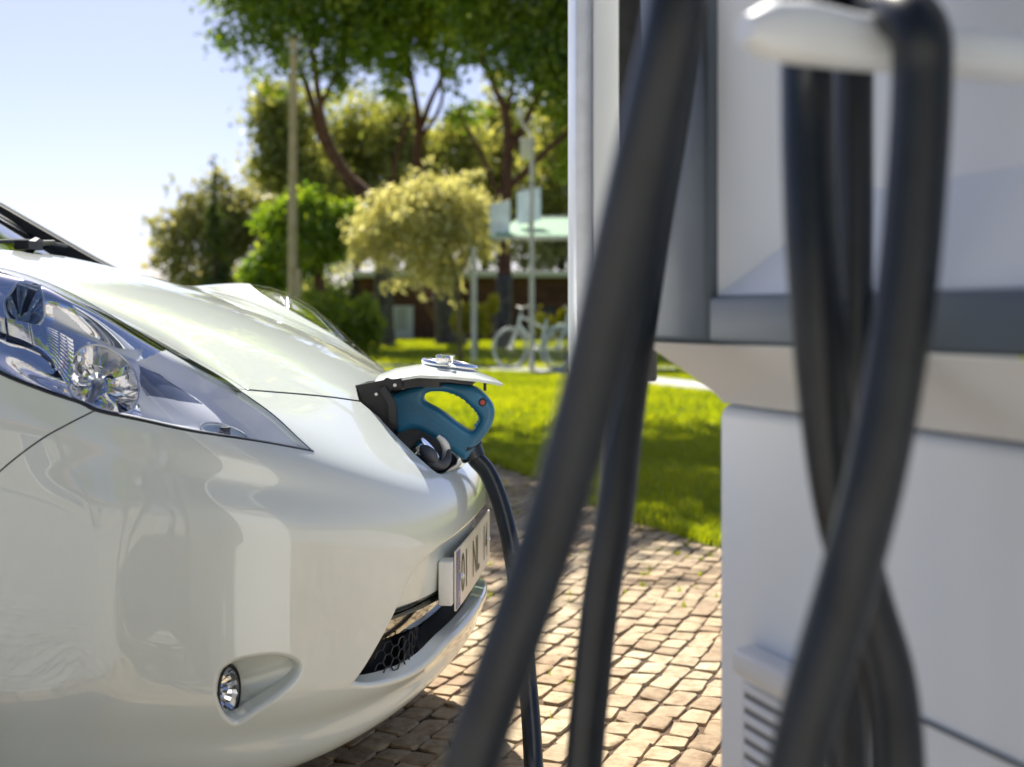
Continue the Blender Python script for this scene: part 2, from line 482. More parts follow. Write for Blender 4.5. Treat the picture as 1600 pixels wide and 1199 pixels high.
# tufts of grass and moss in the joints of the paving
n = 260; sel = [vis[int(k)] for k in rng.integers(0, len(vis), n)] + [stones[int(k)] for k in rng.integers(0, len(stones), 300)]
V = []; F = []; tv = []
for s in sel:
    if random.random() > (.14 if s[0][1] < 4 else .6): continue
    c = s[0] + ex * (s[1] / 2) + ey * random.uniform(-.5, .5) * PW
    for k in range(random.choice((6, 10, 26))):
        a = random.uniform(0, 6.28); r0 = random.uniform(0, .012); hh = random.uniform(.006, .022); l = hh * random.uniform(.3, 1.2); w = .002
        bx, by = c[0] + r0 * math.cos(a * 3), c[1] + r0 * math.sin(a * 3); o = len(V)
        V += [(bx - w * math.sin(a), by + w * math.cos(a), -.008), (bx + w * math.sin(a), by - w * math.cos(a), -.008), (bx + l * math.cos(a), by + l * math.sin(a), hh)]
        F.append((o, o + 1, o + 2)); tv.append(random.uniform(.1, .7))
me = mesh_np('joint_grass', V, np.array(F)); tinted(me, tv)
tag(link_mesh('joint_grass', me, GRASS), 'tiny weeds growing in the joints between the cobbles', 'weeds', kind='stuff')

pth = [np.array(p) for p in catmull(PATH, n=8)]; V = []; F = []
for i, p in enumerate(pth):
    t = pth[min(i + 1, len(pth) - 1)] - pth[max(i - 1, 0)]; t /= np.linalg.norm(t); nn = np.array((-t[1], t[0]))
    for s in (-.45, .45): V.append((*(p + nn * s), .03))
    for s in (-.45, .45): V.append((*(p + nn * s), -.02))
for i in range(len(pth) - 1):
    a = 4 * i; F += [[a, a + 1, a + 5, a + 4], [a, a + 4, a + 6, a + 2], [a + 1, a + 3, a + 7, a + 5]]
tag(link_mesh('garden_path', mesh_np('garden_path', V, F), CONC), kind='structure')
# ================================================================== the parked car
TH = R(6)
CF = Vector((math.cos(TH), -math.sin(TH), 0))      # forward
CR = Vector((-math.sin(TH), -math.cos(TH), 0))     # towards the car's right side (the near side)
CN = Vector((-0.06, 2.68, 0))                      # the point of the nose on the ground
def C(a, b, z): return CN - CF * a + CR * b + Vector((0, 0, z))
def Cn(P):
    """(n,3) array of car coordinates -> world"""
    P = np.asarray(P, float)
    return np.array(CN) - P[:, :1] * np.array(CF) + P[:, 1:2] * np.array(CR) + P[:, 2:3] * np.array((0, 0, 1.0))

# plan outline (distance behind the nose, distance from the centre line)
PL_B = np.array([0, .18, .35, .48, .60, .70, .78, .845, .885])
PL_A = np.array([0, .010, .045, .110, .200, .310, .430, .640, 1.15])
KEY = [0, 2, 4, 6, 8]
#        front, side width, heights at five places from the centre round to the side, extra set-back there
ROWS = [(.120, .820, (.225, .200, .145, .150, .160), (0, 0, .03, .02, 0)),
        (.045, .850, (.235, .210, .158, .170, .190), (0, 0, .01, .01, 0)),
        (.012, .870, (.268, .245, .208, .245, .270), (0, 0, 0, 0, 0)),
        (.000, .880, (.325, .315, .305, .345, .370), (0, 0, 0, 0, 0)),
        (.000, .885, (.410, .410, .425, .460, .480), (0, 0, 0, 0, 0)),
        (.000, .885, (.480, .485, .515, .560, .580), (0, 0, 0, 0, 0)),
        (.002, .883, (.545, .560, .600, .655, .680), (0, 0, -.01, -.012, 0)),
        (.025, .875, (.600, .615, .665, .735, .760), (0, 0, -.01, -.012, 0)),
        (.080, .868, (.648, .665, .730, .810, .830), (0, 0, 0, -.01, 0)),
        (.155, .858, (.712, .728, .785, .885, .885), (0, 0, 0, -.01, 0)),
        (.245, .845, (.795, .796, .835, .985, .925), (0, 0, 0, 0, 0)),
        (.430, .820, (.890, .888, .920, 1.032, .955), (0, 0, 0, 0, 0)),
        (.700, .780, (.996, .990, .992, 1.002, .975), (0, 0, 0, 0, 0)),
        (1.00, .720, (1.065, 1.060, 1.040, 1.005, .985), (0, 0, 0, 0, 0))]

def natural_spline(x, y, xs):
    n = len(x); h = np.diff(x); A = np.eye(n); r = np.zeros(n)
    for i in range(1, n - 1):
        A[i, i - 1] = h[i - 1]; A[i, i] = 2 * (h[i - 1] + h[i]); A[i, i + 1] = h[i]
        r[i] = 6 * ((y[i + 1] - y[i]) / h[i] - (y[i] - y[i - 1]) / h[i - 1])
    A[0, 1] = -1 if True else 0           # flat second derivative at the centre line: symmetric body
    M = np.linalg.solve(A, r)
    k = np.clip(np.searchsorted(x, xs) - 1, 0, n - 2)
    t = xs - x[k]; hk = h[k]
    return (M[k] * (hk - t) ** 3 + M[k + 1] * t ** 3) / (6 * hk) + (y[k] / hk - M[k] * hk / 6) * (hk - t) + (y[k + 1] / hk - M[k + 1] * hk / 6) * t

NR = len(ROWS)
NODE = np.zeros((NR, 17, 3))
ks = np.array(KEY, float); idx9 = np.arange(9.0)
for r_, (a0, bs, zz, so) in enumerate(ROWS):
    z9 = natural_spline(ks, np.array(zz), idx9)
    s9 = np.interp(idx9, ks, np.array(so))
    a9 = a0 + (1.15 - a0) * PL_A / 1.15 + s9
    b9 = bs * PL_B / .885
    for j in range(9):
        NODE[r_, 8 + j] = (a9[j], b9[j], z9[j]); NODE[r_, 8 - j] = (a9[j], -b9[j], z9[j])
_pad = np.zeros((NR + 2, 19, 3)); _pad[1:-1, 1:-1] = NODE
_pad[0, 1:-1] = 2 * NODE[0] - NODE[1]; _pad[-1, 1:-1] = 2 * NODE[-1] - NODE[-2]
_pad[:, 0] = 2 * _pad[:, 1] - _pad[:, 2]; _pad[:, -1] = 2 * _pad[:, -2] - _pad[:, -3]

def _bs(t):
    return np.stack([(1 - t) ** 3, 3 * t ** 3 - 6 * t ** 2 + 4, -3 * t ** 3 + 3 * t ** 2 + 3 * t + 1, t ** 3], -1) / 6

def skin_car(U, V):
    U = np.clip(np.asarray(U, float), -8, 8) + 8; V = np.clip(np.asarray(V, float), 0, NR - 1)
    iu = np.minimum(U.astype(int), 15); iv = np.minimum(V.astype(int), NR - 2)
    bu = _bs(U - iu); bv = _bs(V - iv)
    P = np.zeros(U.shape + (3,))
    for a in range(4):
        for b in range(4):
            P += (bv[..., a] * bu[..., b])[..., None] * _pad[iv + a, iu + b]
    return P

def skin_raw(U, V):
    P = skin_car(U, V)
    # sculpted swellings of the bumper and the wheel flare: (centre u, centre v, radius u, radius v, height)
    au = np.abs(U)
    du, dv = 0.01, 0.01
    for cu, cv, ru, rv, hgt in BUMPS:
        w = hgt * np.exp(-((au - cu) / ru) ** 2 - ((V - cv) / rv) ** 2)
        n = _nrm(skin_car(U + du, V) - skin_car(U - du, V), skin_car(U, V + dv) - skin_car(U, V - dv))
        P = P + n * w[..., None]
    return P
def _nrm(Su, Sv):
    n = np.cross(Su, Sv); n /= np.linalg.norm(n, axis=-1, keepdims=True) + 1e-12
    return n
BUMPS = [(4.6, 6.5, 1.5, .55, .013), (6.2, 4.2, .28, 1.9, -.012), (2.6, 2.25, 3.2, .30, .008), (2.6, 2.95, 3.0, .35, -.006), (7.3, 4.0, .75, 2.6, .016), (3.9, 2.2, 1.4, .6, .006)]

def S(U, V, off=0.0):
    """surface point and outward normal, world space"""
    U = np.asarray(U, float); V = np.asarray(V, float)
    P = skin_raw(U, V)
    d = 0.02
    Su = (skin_raw(U + d, V) - skin_raw(U - d, V)); Sv = (skin_raw(U, V + d) - skin_raw(U, V - d))
    Pw = Cn(P.reshape(-1, 3)).reshape(P.shape)
    M = np.array([-np.array(CF), np.array(CR), (0, 0, 1.0)])
    Suw = Su @ M; Svw = Sv @ M
    n = np.cross(Suw, Svw); n /= np.linalg.norm(n, axis=-1, keepdims=True) + 1e-12
    # outward: away from the car's middle
    mid = np.array(C(1.3, 0, .45))
    s = np.sign(np.sum(n * (Pw - mid), -1, keepdims=True)); n = n * s
    return Pw + n * (np.asarray(off)[..., None] if np.ndim(off) else off), n

# dense grid of the base surface, used only to find where a line seen in the photograph lies on the body
_gu = np.linspace(-8, 8, 241); _gv = np.linspace(0, NR - 1, 181)
_GU, _GV = np.meshgrid(_gu, _gv)
_GP, _ = S(_GU, _GV)
_vid = np.arange(_GU.size).reshape(_GU.shape)
_q = np.stack([_vid[:-1, :-1], _vid[:-1, 1:], _vid[1:, 1:], _vid[1:, :-1]], -1).reshape(-1, 4)
_tri = np.concatenate([_q[:, [0, 1, 2]], _q[:, [0, 2, 3]]])
_near = _GU.ravel()[_tri[:, 0]] >= -1.2
_tri = _tri[_near]
_GPf = _GP.reshape(-1, 3); _UVf = np.stack([_GU.ravel(), _GV.ravel()], -1)
BODY_BVH = BVHTree.FromPolygons([Vector(p) for p in _GPf], [tuple(int(i) for i in t) for t in _tri])

def uv_at(loc, fi):
    t = _tri[fi]; A, B, D = _GPf[t]
    p = np.array(loc); v0, v1, v2 = B - A, D - A, p - A
    d00, d01, d11, d20, d21 = v0 @ v0, v0 @ v1, v1 @ v1, v2 @ v0, v2 @ v1
    den = d00 * d11 - d01 * d01
    v = (d11 * d20 - d01 * d21) / den; w = (d00 * d21 - d01 * d20) / den
    return (1 - v - w) * _UVf[t[0]] + v * _UVf[t[1]] + w * _UVf[t[2]]

def seen(px, py):
    """(u,v) of the body under this place of the photograph"""
    d = W(px, py, 1.0) - Vector((0, 0, EYE))
    o = Vector((0, 0, EYE))
    hit = BODY_BVH.ray_cast(o, d.normalized())
    if hit[0] is None:
        best = None
        for k in range(1, 60):                      # just off the silhouette: the nearest body point
            q = o + d * (1.7 + k * 0.03)
            h = BODY_BVH.find_nearest(q)
            if h[0] is not None and (best is None or h[3] < best[3]): best = h
        hit = best
    return uv_at(hit[0], hit[2])

def line(pts, step=7.0, smooth=True):
    px = catmull(pts, step=step) if smooth and len(pts) > 2 else [np.array(p, float) for p in pts]
    if not smooth or len(pts) <= 2:
        q = []
        for a, b in zip(px[:-1], px[1:]):
            k = max(1, int(np.linalg.norm(b - a) / step)); q += [a + (b - a) * j / k for j in range(k)]
        px = q + [px[-1]]
    return [seen(*p) for p in px]

def uvline(a, b, step=.12):
    a, b = np.array(a, float), np.array(b, float)
    k = max(1, int(np.linalg.norm(b - a) / step))
    return [a + (b - a) * j / k for j in range(k + 1)]

def mir(l): return [np.array((-p[0], p[1])) for p in l]

def joinl(*ls):
    out = []
    for l in ls:
        for p in l:
            if not out or np.linalg.norm(np.array(p) - out[-1]) > .004: out.append(np.array(p, float))
    if np.linalg.norm(out[0] - out[-1]) < .004: out.pop()
    return out

def inside(poly, Q):
    poly = np.asarray(poly); x, y = Q[:, 0], Q[:, 1]; r = np.zeros(len(Q), bool)
    j = len(poly) - 1
    for i in range(len(poly)):
        xi, yi = poly[i]; xj, yj = poly[j]
        c = ((yi > y) != (yj > y)); den = (yj - yi) if yj != yi else 1e-12
        r ^= c & (x < (xj - xi) * (y - yi) / den + xi); j = i
    return r

def area2(p):
    p = np.asarray(p); q = np.roll(p, -1, 0); return np.sum(p[:, 0] * q[:, 1] - q[:, 0] * p[:, 1]) / 2

def inset(poly, gap, outward=False):
    """move a (u,v) outline inwards by gap metres measured on the body"""
    poly = np.asarray(poly, float)
    if area2(poly) < 0: poly = poly[::-1]
    if gap == 0: return poly
    nx = np.roll(poly, -1, 0); pv = np.roll(poly, 1, 0)
    d = .01
    Su = (skin_car(poly[:, 0] + d, poly[:, 1]) - skin_car(poly[:, 0] - d, poly[:, 1])) / (2 * d)
    Sv = (skin_car(poly[:, 0], poly[:, 1] + d) - skin_car(poly[:, 0], poly[:, 1] - d)) / (2 * d)
    lu = np.maximum(np.linalg.norm(Su, axis=1), .02); lv = np.maximum(np.linalg.norm(Sv, axis=1), .02)
    def side(t):
        t = t * np.stack([lu, lv], 1); n = np.stack([-t[:, 1], t[:, 0]], 1)
        return n / (np.linalg.norm(n, axis=1, keepdims=True) + 1e-9)
    n = side(nx - poly) + side(poly - pv); n /= np.linalg.norm(n, axis=1, keepdims=True) + 1e-9
    n = n * (-1 if outward else 1)
    return poly + n * gap / np.stack([lu, lv], 1)

def flat_fill(outer, holes=(), step=(.09, .09), keep=.035):
    """triangulate a (u,v) region with regular inner points; returns uv, tris, loops (index lists)"""
    outer = np.asarray(outer)
    u0, v0 = outer.min(0); u1, v1 = outer.max(0)
    gu = np.arange(u0 + step[0] / 2, u1, step[0]); gv = np.arange(v0 + step[1] / 2, v1, step[1])
    G = np.stack(np.meshgrid(gu, gv), -1).reshape(-1, 2)
    m = inside(outer, G)
    for h in holes: m &= ~inside(h, G)
    G = G[m]
    for l in [outer] + list(holes):
        a = np.asarray(l); b = np.roll(a, -1, 0)
        for p, q in zip(a, b):
            d = q - p; L = d @ d + 1e-12
            sel = (G[:, 0] > min(p[0], q[0]) - keep) & (G[:, 0] < max(p[0], q[0]) + keep) & (G[:, 1] > min(p[1], q[1]) - keep) & (G[:, 1] < max(p[1], q[1]) + keep)
            if not sel.any(): continue
            t = np.clip(((G[sel] - p) @ d) / L, 0, 1)
            dist = np.linalg.norm(G[sel] - (p + t[:, None] * d), axis=1)
            bad = np.where(sel)[0][dist < keep]
            G = np.delete(G, bad, 0)
    pts, edges, loops = [], [], []
    for l in [outer] + list(holes):
        o = len(pts); n = len(l); pts += [tuple(map(float, p)) for p in l]
        edges += [(o + i, o + (i + 1) % n) for i in range(n)]; loops.append((o, n))
    nb = len(pts); pts += [tuple(map(float, p)) for p in G]
    vo, _, fo, ov, _, _ = delaunay_2d_cdt([Vector(p) for p in pts], edges, [], 0, 1e-6)
    uv = np.array([(p.x, p.y) for p in vo])
    tris = np.array([tuple(f) for f in fo if len(f) == 3])
    cen = uv[tris].mean(1)
    m = inside(outer, cen)
    for h in holes: m &= ~inside(h, cen)
    tris = tris[m]
    omap = {}
    for i, src in enumerate(ov):
        for s_ in src: omap[s_] = i
    idx = [[omap[o + i] for i in range(n) if (o + i) in omap] for o, n in loops]
    return uv, tris, idx

def set_normals(me, N):
    me.normals_split_custom_set_from_vertices([tuple(n) for n in N])

def panel(name, outer, holes=(), mat=None, parent=None, gap=.0022, lip=.014, off=0.0, rnd=.0022, hole_gap=0, step=(.09, .09), material_of=None):
    outer = inset(outer, gap); holes = [inset(h, hole_gap, True) for h in holes]
    uv, tris, loops = flat_fill(outer, holes, step)
    P, N = S(uv[:, 0], uv[:, 1], off)
    e1 = P[tris[:, 1]] - P[tris[:, 0]]; e2 = P[tris[:, 2]] - P[tris[:, 0]]
    fl = np.sum(np.cross(e1, e2) * N[tris[:, 0]], 1) < 0
    tris[fl] = tris[fl][:, ::-1]
    V = [P]; NN = [N]; F = [tris]; nv = len(P)
    if lip:
        for li, lp in enumerate(loops):
            lp = np.array(lp); n = len(lp)
            p = P[lp]; nn = N[lp]
            t = np.roll(p, -1, 0) - np.roll(p, 1, 0); t /= np.linalg.norm(t, axis=1, keepdims=True) + 1e-12
            sd = np.cross(t, nn)
            # point away from the panel
            c = uv[lp]; probe = c + 0 * c
            a2 = area2(c)
            un = np.stack([(np.roll(c, -1, 0) - np.roll(c, 1, 0))[:, 1], -(np.roll(c, -1, 0) - np.roll(c, 1, 0))[:, 0]], 1)
            if a2 < 0: un = -un
            if li: un = -un
            un /= np.linalg.norm(un, axis=1, keepdims=True) + 1e-9
            q, _ = S(c[:, 0] + un[:, 0] * .02, c[:, 1] + un[:, 1] * .02, off)
            sg = np.sign(np.sum((q - p) * sd, 1, keepdims=True)); sg[sg == 0] = 1
            sd = sd * sg
            rings = []
            for k in range(1, 4):
                a = k * math.pi / 6
                rings.append((p + sd * rnd * math.sin(a) - nn * rnd * (1 - math.cos(a)), sd * math.sin(a) + nn * math.cos(a)))
            rings.append((p + sd * rnd - nn * lip, sd))
            prev = lp
            for rp, rn in rings:
                cur = np.arange(nv, nv + n); V.append(rp); NN.append(rn); nv += n
                a, b, c_, d_ = prev, np.roll(prev, -1), np.roll(cur, -1), cur
                f = np.concatenate([np.stack([a, b, c_], 1), np.stack([a, c_, d_], 1)])
                F.append(f); prev = cur
    V = np.concatenate(V); NN = np.concatenate(NN); F = np.concatenate(F)
    e1 = V[F[:, 1]] - V[F[:, 0]]; e2 = V[F[:, 2]] - V[F[:, 0]]
    fl = np.sum(np.cross(e1, e2) * (NN[F[:, 0]] + NN[F[:, 1]] + NN[F[:, 2]]), 1) < 0
    F[fl] = F[fl][:, ::-1]
    me = mesh_np(name, V, F, True)
    if material_of is not None:
        mi = np.zeros(len(F), dtype=np.int32); mi[:len(tris)] = material_of(uv[tris].mean(1)); me.polygons.foreach_set('material_index', mi)
    set_normals(me, NN)
    return link_mesh(name, me, mat, parent)

car = empty('electric_car', C(0.98, 0, 0))
tag(car, 'pearl white electric hatchback with its front charging flap open, plugged in', 'car')

# ---- lines of the body, read off the photograph
K = (385, 609)
hood_side = line([K, (345, 583), (305, 560)])
hood_side = hood_side[:-1] + [np.array(p) for p in catmull([tuple(hood_side[-1]), (3.72, 10.75), (4.02, 11.3), (4.45, 11.9), (4.80, 12.5), (5.0, NR - 1)], n=6)]
hood_front = line([K, (420, 612), (470, 616), (520, 621), (562, 627)])
port_near = line([(562, 627), (590, 650), (620, 682), (650, 711), (676, 734)], smooth=False)
port_c0 = seen(556, 603)
port_bot = [port_near[-1]] + line([(684, 740), (694, 742), (704, 738)])
port_top = [hood_front[-1], port_c0]
vt = port_c0[1]
hood_edge = uvline(port_c0, (0, vt + .03))
pb_e = port_bot[-1]
port_edge = uvline(pb_e, (0, pb_e[1] - .05))
lens_top = line([(490, 705), (467, 684), (428, 648), (378, 612)])
lens_top = lens_top[:-1] + [np.array(p) for p in catmull([tuple(lens_top[-1]), (3.80, 9.82), (3.98, 10.15), (4.14, 10.5), (4.36, 10.85), (4.72, 11.12), (5.2, 11.24), (5.75, 11.18), (6.25, 10.95), (6.50, 10.66), (6.60, 10.37)], n=6)]
lens_bot = line([(490, 705), (400, 689), (300, 674), (217, 656), (150, 641), (127, 630), (67, 610), (0, 583), (-60, 545), (-85, 500), (-80, 450), (-70, 425)])
LENS = joinl(lens_top, lens_bot[::-1])
_i150 = int(np.argmin([np.linalg.norm(p - seen(150, 641)) for p in lens_bot]))
seam = line([(150, 641), (105, 664), (60, 690), (0, 737), (-50, 790)])

def side_uv(a, z):
    h = BODY_BVH.ray_cast(C(a, 2.0, z), -CR)
    return uv_at(h[0], h[2]) if h[0] is not None else None
AX_A, AX_Z, AX_R = 1.03, .31, .345
arch = [side_uv(AX_A + AX_R * math.cos(t), AX_Z + AX_R * math.sin(t)) for t in np.linspace(math.pi + .38, .62, 40)]
arch = [p for p in arch if p is not None]
_a0 = np.array((arch[0][0], 0.0)); _a1 = np.array((8.0, arch[-1][1]))
_js = int(np.argmin([np.linalg.norm(p - seam[-1]) for p in arch]))

hood = joinl(hood_side[::-1], hood_front, port_top, hood_edge, mir(hood_edge)[::-1], mir(port_top)[::-1], mir(hood_front)[::-1], mir(hood_side), uvline((-hood_side[-1][0], NR - 1), (hood_side[-1][0], NR - 1)))
fender = joinl(hood_side, uvline(hood_side[-1], (8, NR - 1)), uvline((8, NR - 1), _a1), arch[_js:][::-1], seam[::-1], lens_bot[_i150:], lens_top[::-1][:-1])
_ftop = int(np.argmin([np.linalg.norm(p - seen(378, 610)) for p in lens_top]))
fender = joinl(hood_side, uvline(hood_side[-1], (8, NR - 1)), uvline((8, NR - 1), _a1), arch[_js:][::-1], seam[::-1], lens_bot[_i150:], lens_top[_ftop:][::-1])
near_half = joinl(hood_front[::-1], lens_top[:_ftop + 1][::-1], lens_bot[:_i150 + 1], seam, arch[:_js + 1][::-1], uvline(arch[0], _a0), )
bumper = joinl(port_edge[::-1], port_bot[::-1], port_near[::-1], near_half, uvline(_a0, (-_a0[0], 0)), mir(near_half)[::-1], mir(port_near), mir(port_bot), mir(port_edge))

spear = line([(545, 1072), (570, 1036), (600, 985), (622, 940), (637, 905), (652, 880), (680, 856), (712, 832), (735, 812)])
lip_top = line([(545, 1072), (570, 1077), (602, 1073), (640, 1060), (672, 1038), (700, 1008)])
gr_top = spear + uvline(spear[-1], (0, spear[-1][1] + .1))[1:]
gr_bot = lip_top + uvline(lip_top[-1], (0, lip_top[-1][1] + .12))[1:]
GRILLE = joinl(gr_top, mir(gr_top)[::-1], mir(gr_bot), gr_bot[::-1])
FOG_PX = [(337, 1105), (332, 1078), (340, 1048), (362, 1030), (395, 1021), (435, 1018), (465, 1026), (475, 1042), (466, 1064), (440, 1090), (405, 1115), (372, 1135), (350, 1128)]
FOG = joinl(*[[seen(*p)] for p in catmull(FOG_PX, n=7, closed=True)])

panel('hood', hood, mat=PAINT, parent=car, rnd=.0011)
panel('fender', fender, mat=PAINT, parent=car, rnd=.0011)
panel('fender', np.array(mir(fender)), mat=PAINT, parent=car, rnd=.0011)
panel('front_bumper', bumper, [GRILLE, FOG, np.array(mir(FOG))], mat=PAINT, parent=car, lip=.03, rnd=.009)
for l_, rs_ in ((hood_side[1:], .0036), (hood_front, .0046), (seam, .0038), (lens_bot, .0046), (lens_top[:-1], .0036)):  # dark tubes put in as the shade of panel gaps and the lens's rubber edge
    for sg_ in (1, -1):
        q_ = np.array(l_) * np.array((sg_, 1))
        mm_ = MB(); mm_.tube([Vector(p) for p in S(q_[:, 0], q_[:, 1], -.0036)[0]], rs_, 6); mm_.obj('gap_shade_seal', [RUBBER], car, auto=0)
# ---- charge port, lamps, grille, plate, glass: everything set into the body
GLASS = thin_glass('clear_lens', (.97, .98, 1.0), 0.0, 1.0)
MARKM = pmat('marker_reflector', (.16, .20, .24), rough=.2, metal=.6, bump=.8, bscale=160)
LENSG = thin_glass('small_lens', (.80, .86, .90), 0.05, 1.3)
WINDG = thin_glass('window_glass', (.55, .66, .66), 0.0, 1.5)
INNER = pmat('grey_reflector_panel', (.76, .77, .80), rough=0.25, metal=0.12, var=.08, scale=9)
HOUSE = pmat('bright_reflector', (.86, .87, .88), rough=.12, metal=.55)
SMOKE = pmat('smoked_inner_panel', (.17, .20, .27), rough=0.15, metal=0.4, var=.2, scale=14)
BLUE = pmat('blue_plastic', (.020, .145, .27), rough=0.38, var=.12, scale=25, bump=.06, bscale=400)
GREYR = pmat('grey_rubber_cap', (.075, .08, .09), rough=0.55, var=.2, scale=30)
PLATEW = pmat('plate_white', (.72, .70, .62), rough=0.3, var=.04, scale=10)
PLATEB = pmat('plate_blue', (.02, .06, .35), rough=0.3)
DCHROME = pmat('darkened_chrome', (.42, .43, .44), rough=.08, metal=1.0)  # chrome darkened: its dark reflections are put into the colour
INK = pmat('plate_black', (.01, .01, .01), rough=0.4)
WPLAST = pmat('white_plastic', (.78, .78, .76), rough=0.35, var=.03, scale=20)
TYRE = pmat('tyre_rubber', (.018, .018, .018), rough=0.8, var=.3, scale=40)

def loft(name, rings, mat, parent, closed=True, cap=False, auto=50, smooth=True):
    n = len(rings[0]); V = [tuple(p) for r in rings for p in r]; F = []
    for k in range(len(rings) - 1):
        for i in range(n if closed else n - 1):
            j = (i + 1) % n
            F.append([k * n + i, k * n + j, (k + 1) * n + j, (k + 1) * n + i])
    if cap: F.append([(len(rings) - 1) * n + i for i in range(n)])
    me = mesh_np(name, V, F, smooth)
    if auto and smooth: me.set_sharp_from_angle(angle=R(auto))
    return link_mesh(name, me, mat, parent)

def surf(poly, off):
    p = np.asarray(poly); P, N = S(p[:, 0], p[:, 1], off); return P

def off_sheet(name, outer, holes, depth, mat, parent, step=(.1, .1), material_of=None):
    """a sheet that follows the body at a depth below it; depth(uv) in metres"""
    uv, tris, loops = flat_fill(outer, holes, step)
    d = depth(uv)
    P, N = S(uv[:, 0], uv[:, 1], -d)
    e1 = P[tris[:, 1]] - P[tris[:, 0]]; e2 = P[tris[:, 2]] - P[tris[:, 0]]
    fl = np.sum(np.cross(e1, e2) * N[tris[:, 0]], 1) < 0
    tris[fl] = tris[fl][:, ::-1]
    me = mesh_np(name, P, tris, True)
    if material_of is not None: me.polygons.foreach_set('material_index', material_of(uv[tris].mean(1)).astype(np.int32))
    return link_mesh(name, me, mat, parent)

def edge_dist(poly, Q):
    a = np.asarray(poly); b = np.roll(a, -1, 0); r = np.full(len(Q), 9.0)
    for p, q in zip(a, b):
        d = q - p; t = np.clip(((Q - p) @ d) / (d @ d + 1e-12), 0, 1)
        r = np.minimum(r, np.linalg.norm(Q - (p + t[:, None] * d), axis=1))
    return r

# ---- charge port
PORT = joinl(port_edge[::-1], port_bot[::-1], port_near[::-1], port_top, hood_edge, mir(hood_edge)[::-1], mir(port_top)[::-1], mir(port_near), mir(port_bot), mir(port_edge))
port_in = inset(PORT, .004, True)
tub = loft('charge_port', [surf(port_in, -.012), surf(inset(PORT, .010), -.05), surf(inset(PORT, .022), -.10)], DARK, car, cap=True)
m = MB()
for (px, py, Y, r0) in ((672, 700, 2.66, .030),):
    c = W(px, py, Y); ax = (CF * .75 + Vector((0, 0, .66))).normalized()
    m.tube([c - ax * .07, c - ax * .01, c, c - ax * .004, c - ax * .05], [r0, r0, r0 * .93, r0 * .8, r0 * .78], 28)
sock = m.obj('socket', [CHROME], tub)
m = MB(); 
pc = catmull([(*W(*p), r_) for p, r_ in zip(((662, 702, 2.56), (666, 713, 2.55), (676, 724, 2.54), (690, 727, 2.55), (699, 719, 2.58), (702, 704, 2.60)), (.003, .008, .010, .010, .008, .004))], n=5)
m.tube([Vector(q[:3]) for q in pc], [q[3] for q in pc], 16)
pc = catmull([(*W(*p), r_) for p, r_ in zip(((659, 698, 2.57), (664, 704, 2.555), (673, 713, 2.54), (682, 723, 2.535)), (.004, .012, .0145, .006))], n=5)
m.tube([Vector(q[:3]) for q in pc], [q[3] for q in pc], 16)
m.obj('port_cap', [GREYR], tub)
m = MB()
pc = catmull([(*W(*p), r_) for p, r_ in zip(((684, 682, 2.61), (692, 690, 2.61), (697, 700, 2.61), (697, 711, 2.61), (694, 720, 2.61)), (.005, .0075, .0085, .008, .005))], n=5)
m.tube([Vector(q[:3]) for q in pc], [q[3] for q in pc], 16)
m.obj('socket_ring', [WPLAST], tub)

# ---- lid standing open, chrome badge on it
def lid_pt(t, s, dz=0.0):
    zc = np.interp(t, [0, .12, .35, .6, .8, .92, 1], [.806, .817, .826, .820, .808, .796, .7835])
    w = .128 * max(0, 1 - t ** 3.2) ** .62 * (.86 + .14 * min(1, t * 6))
    x = -.272 + .253 * t
    return Vector((x - .1 * s * w * .3, 2.67 - s * w, zc - .019 * s * s * (w / .128) ** 1.5 + dz))
NT, NS = 40, 20
V = []; F = []
for side_ in (0, 1):
    for i in range(NT + 1):
        t = 1 - (1 - i / NT) ** 1.4
        for j in range(NS + 1):
            V.append(lid_pt(min(t, .9995), -1 + 2 * j / NS, -.0055 * side_))
o = (NT + 1) * (NS + 1)
for i in range(NT):
    for j in range(NS):
        q = [i * (NS + 1) + j, i * (NS + 1) + j + 1, (i + 1) * (NS + 1) + j + 1, (i + 1) * (NS + 1) + j]
        F.append(q); F.append([x + o for x in q[::-1]])
rim = [j for j in range(NS + 1)] + [i * (NS + 1) + NS for i in range(1, NT + 1)] + [NT * (NS + 1) + j for j in range(NS - 1, -1, -1)] + [i * (NS + 1) for i in range(NT - 1, 0, -1)]
for a, b in zip(rim, rim[1:] + rim[:1]): F.append([a, a + o, b + o, b])
me = mesh_np('charge_flap', V, F, True); me.set_sharp_from_angle(angle=R(35))
lid = link_mesh('charge_flap', me, PAINT, car)
m = MB()
ins = []
for i in range(15):
    t = .05 + .72 * i / 14
    for s in (-.93, .93):
        ins.append(lid_pt(t, s, -.007))
for k in range(len(ins) // 2 - 1):
    a, b, c, d = ins[2 * k], ins[2 * k + 1], ins[2 * k + 3], ins[2 * k + 2]
    lo = Vector((0, 0, -.019 if k < 9 else -.008))
    m.add([a, b, c, d, a + lo, b + lo, c + lo, d + lo], [[0, 1, 2, 3], [7, 6, 5, 4], [0, 4, 5, 1], [1, 5, 6, 2], [2, 6, 7, 3], [3, 7, 4, 0]])
m.obj('inner_liner', [DARK], lid, auto=20)
m = MB(); p = lid_pt(.862, .72, -.004); m.tube([p, p + Vector((0, 0, -.022))], .0032, 10); m.obj('latch_pin', [DARK], lid)
bc = lid_pt(.56, 0, .003)
tl = math.atan2(-.006, .12)
m = MB(); ring = []
for k in range(49):
    a = 2 * math.pi * k / 48; tt = .56 + .20 * math.cos(a)
    ring.append(lid_pt(tt, math.sin(a) * .40, .005))
m.tube(ring, .0085, 12)
badge = m.obj('badge', [CHROME], lid, auto=60)
bm = bmesh.new()
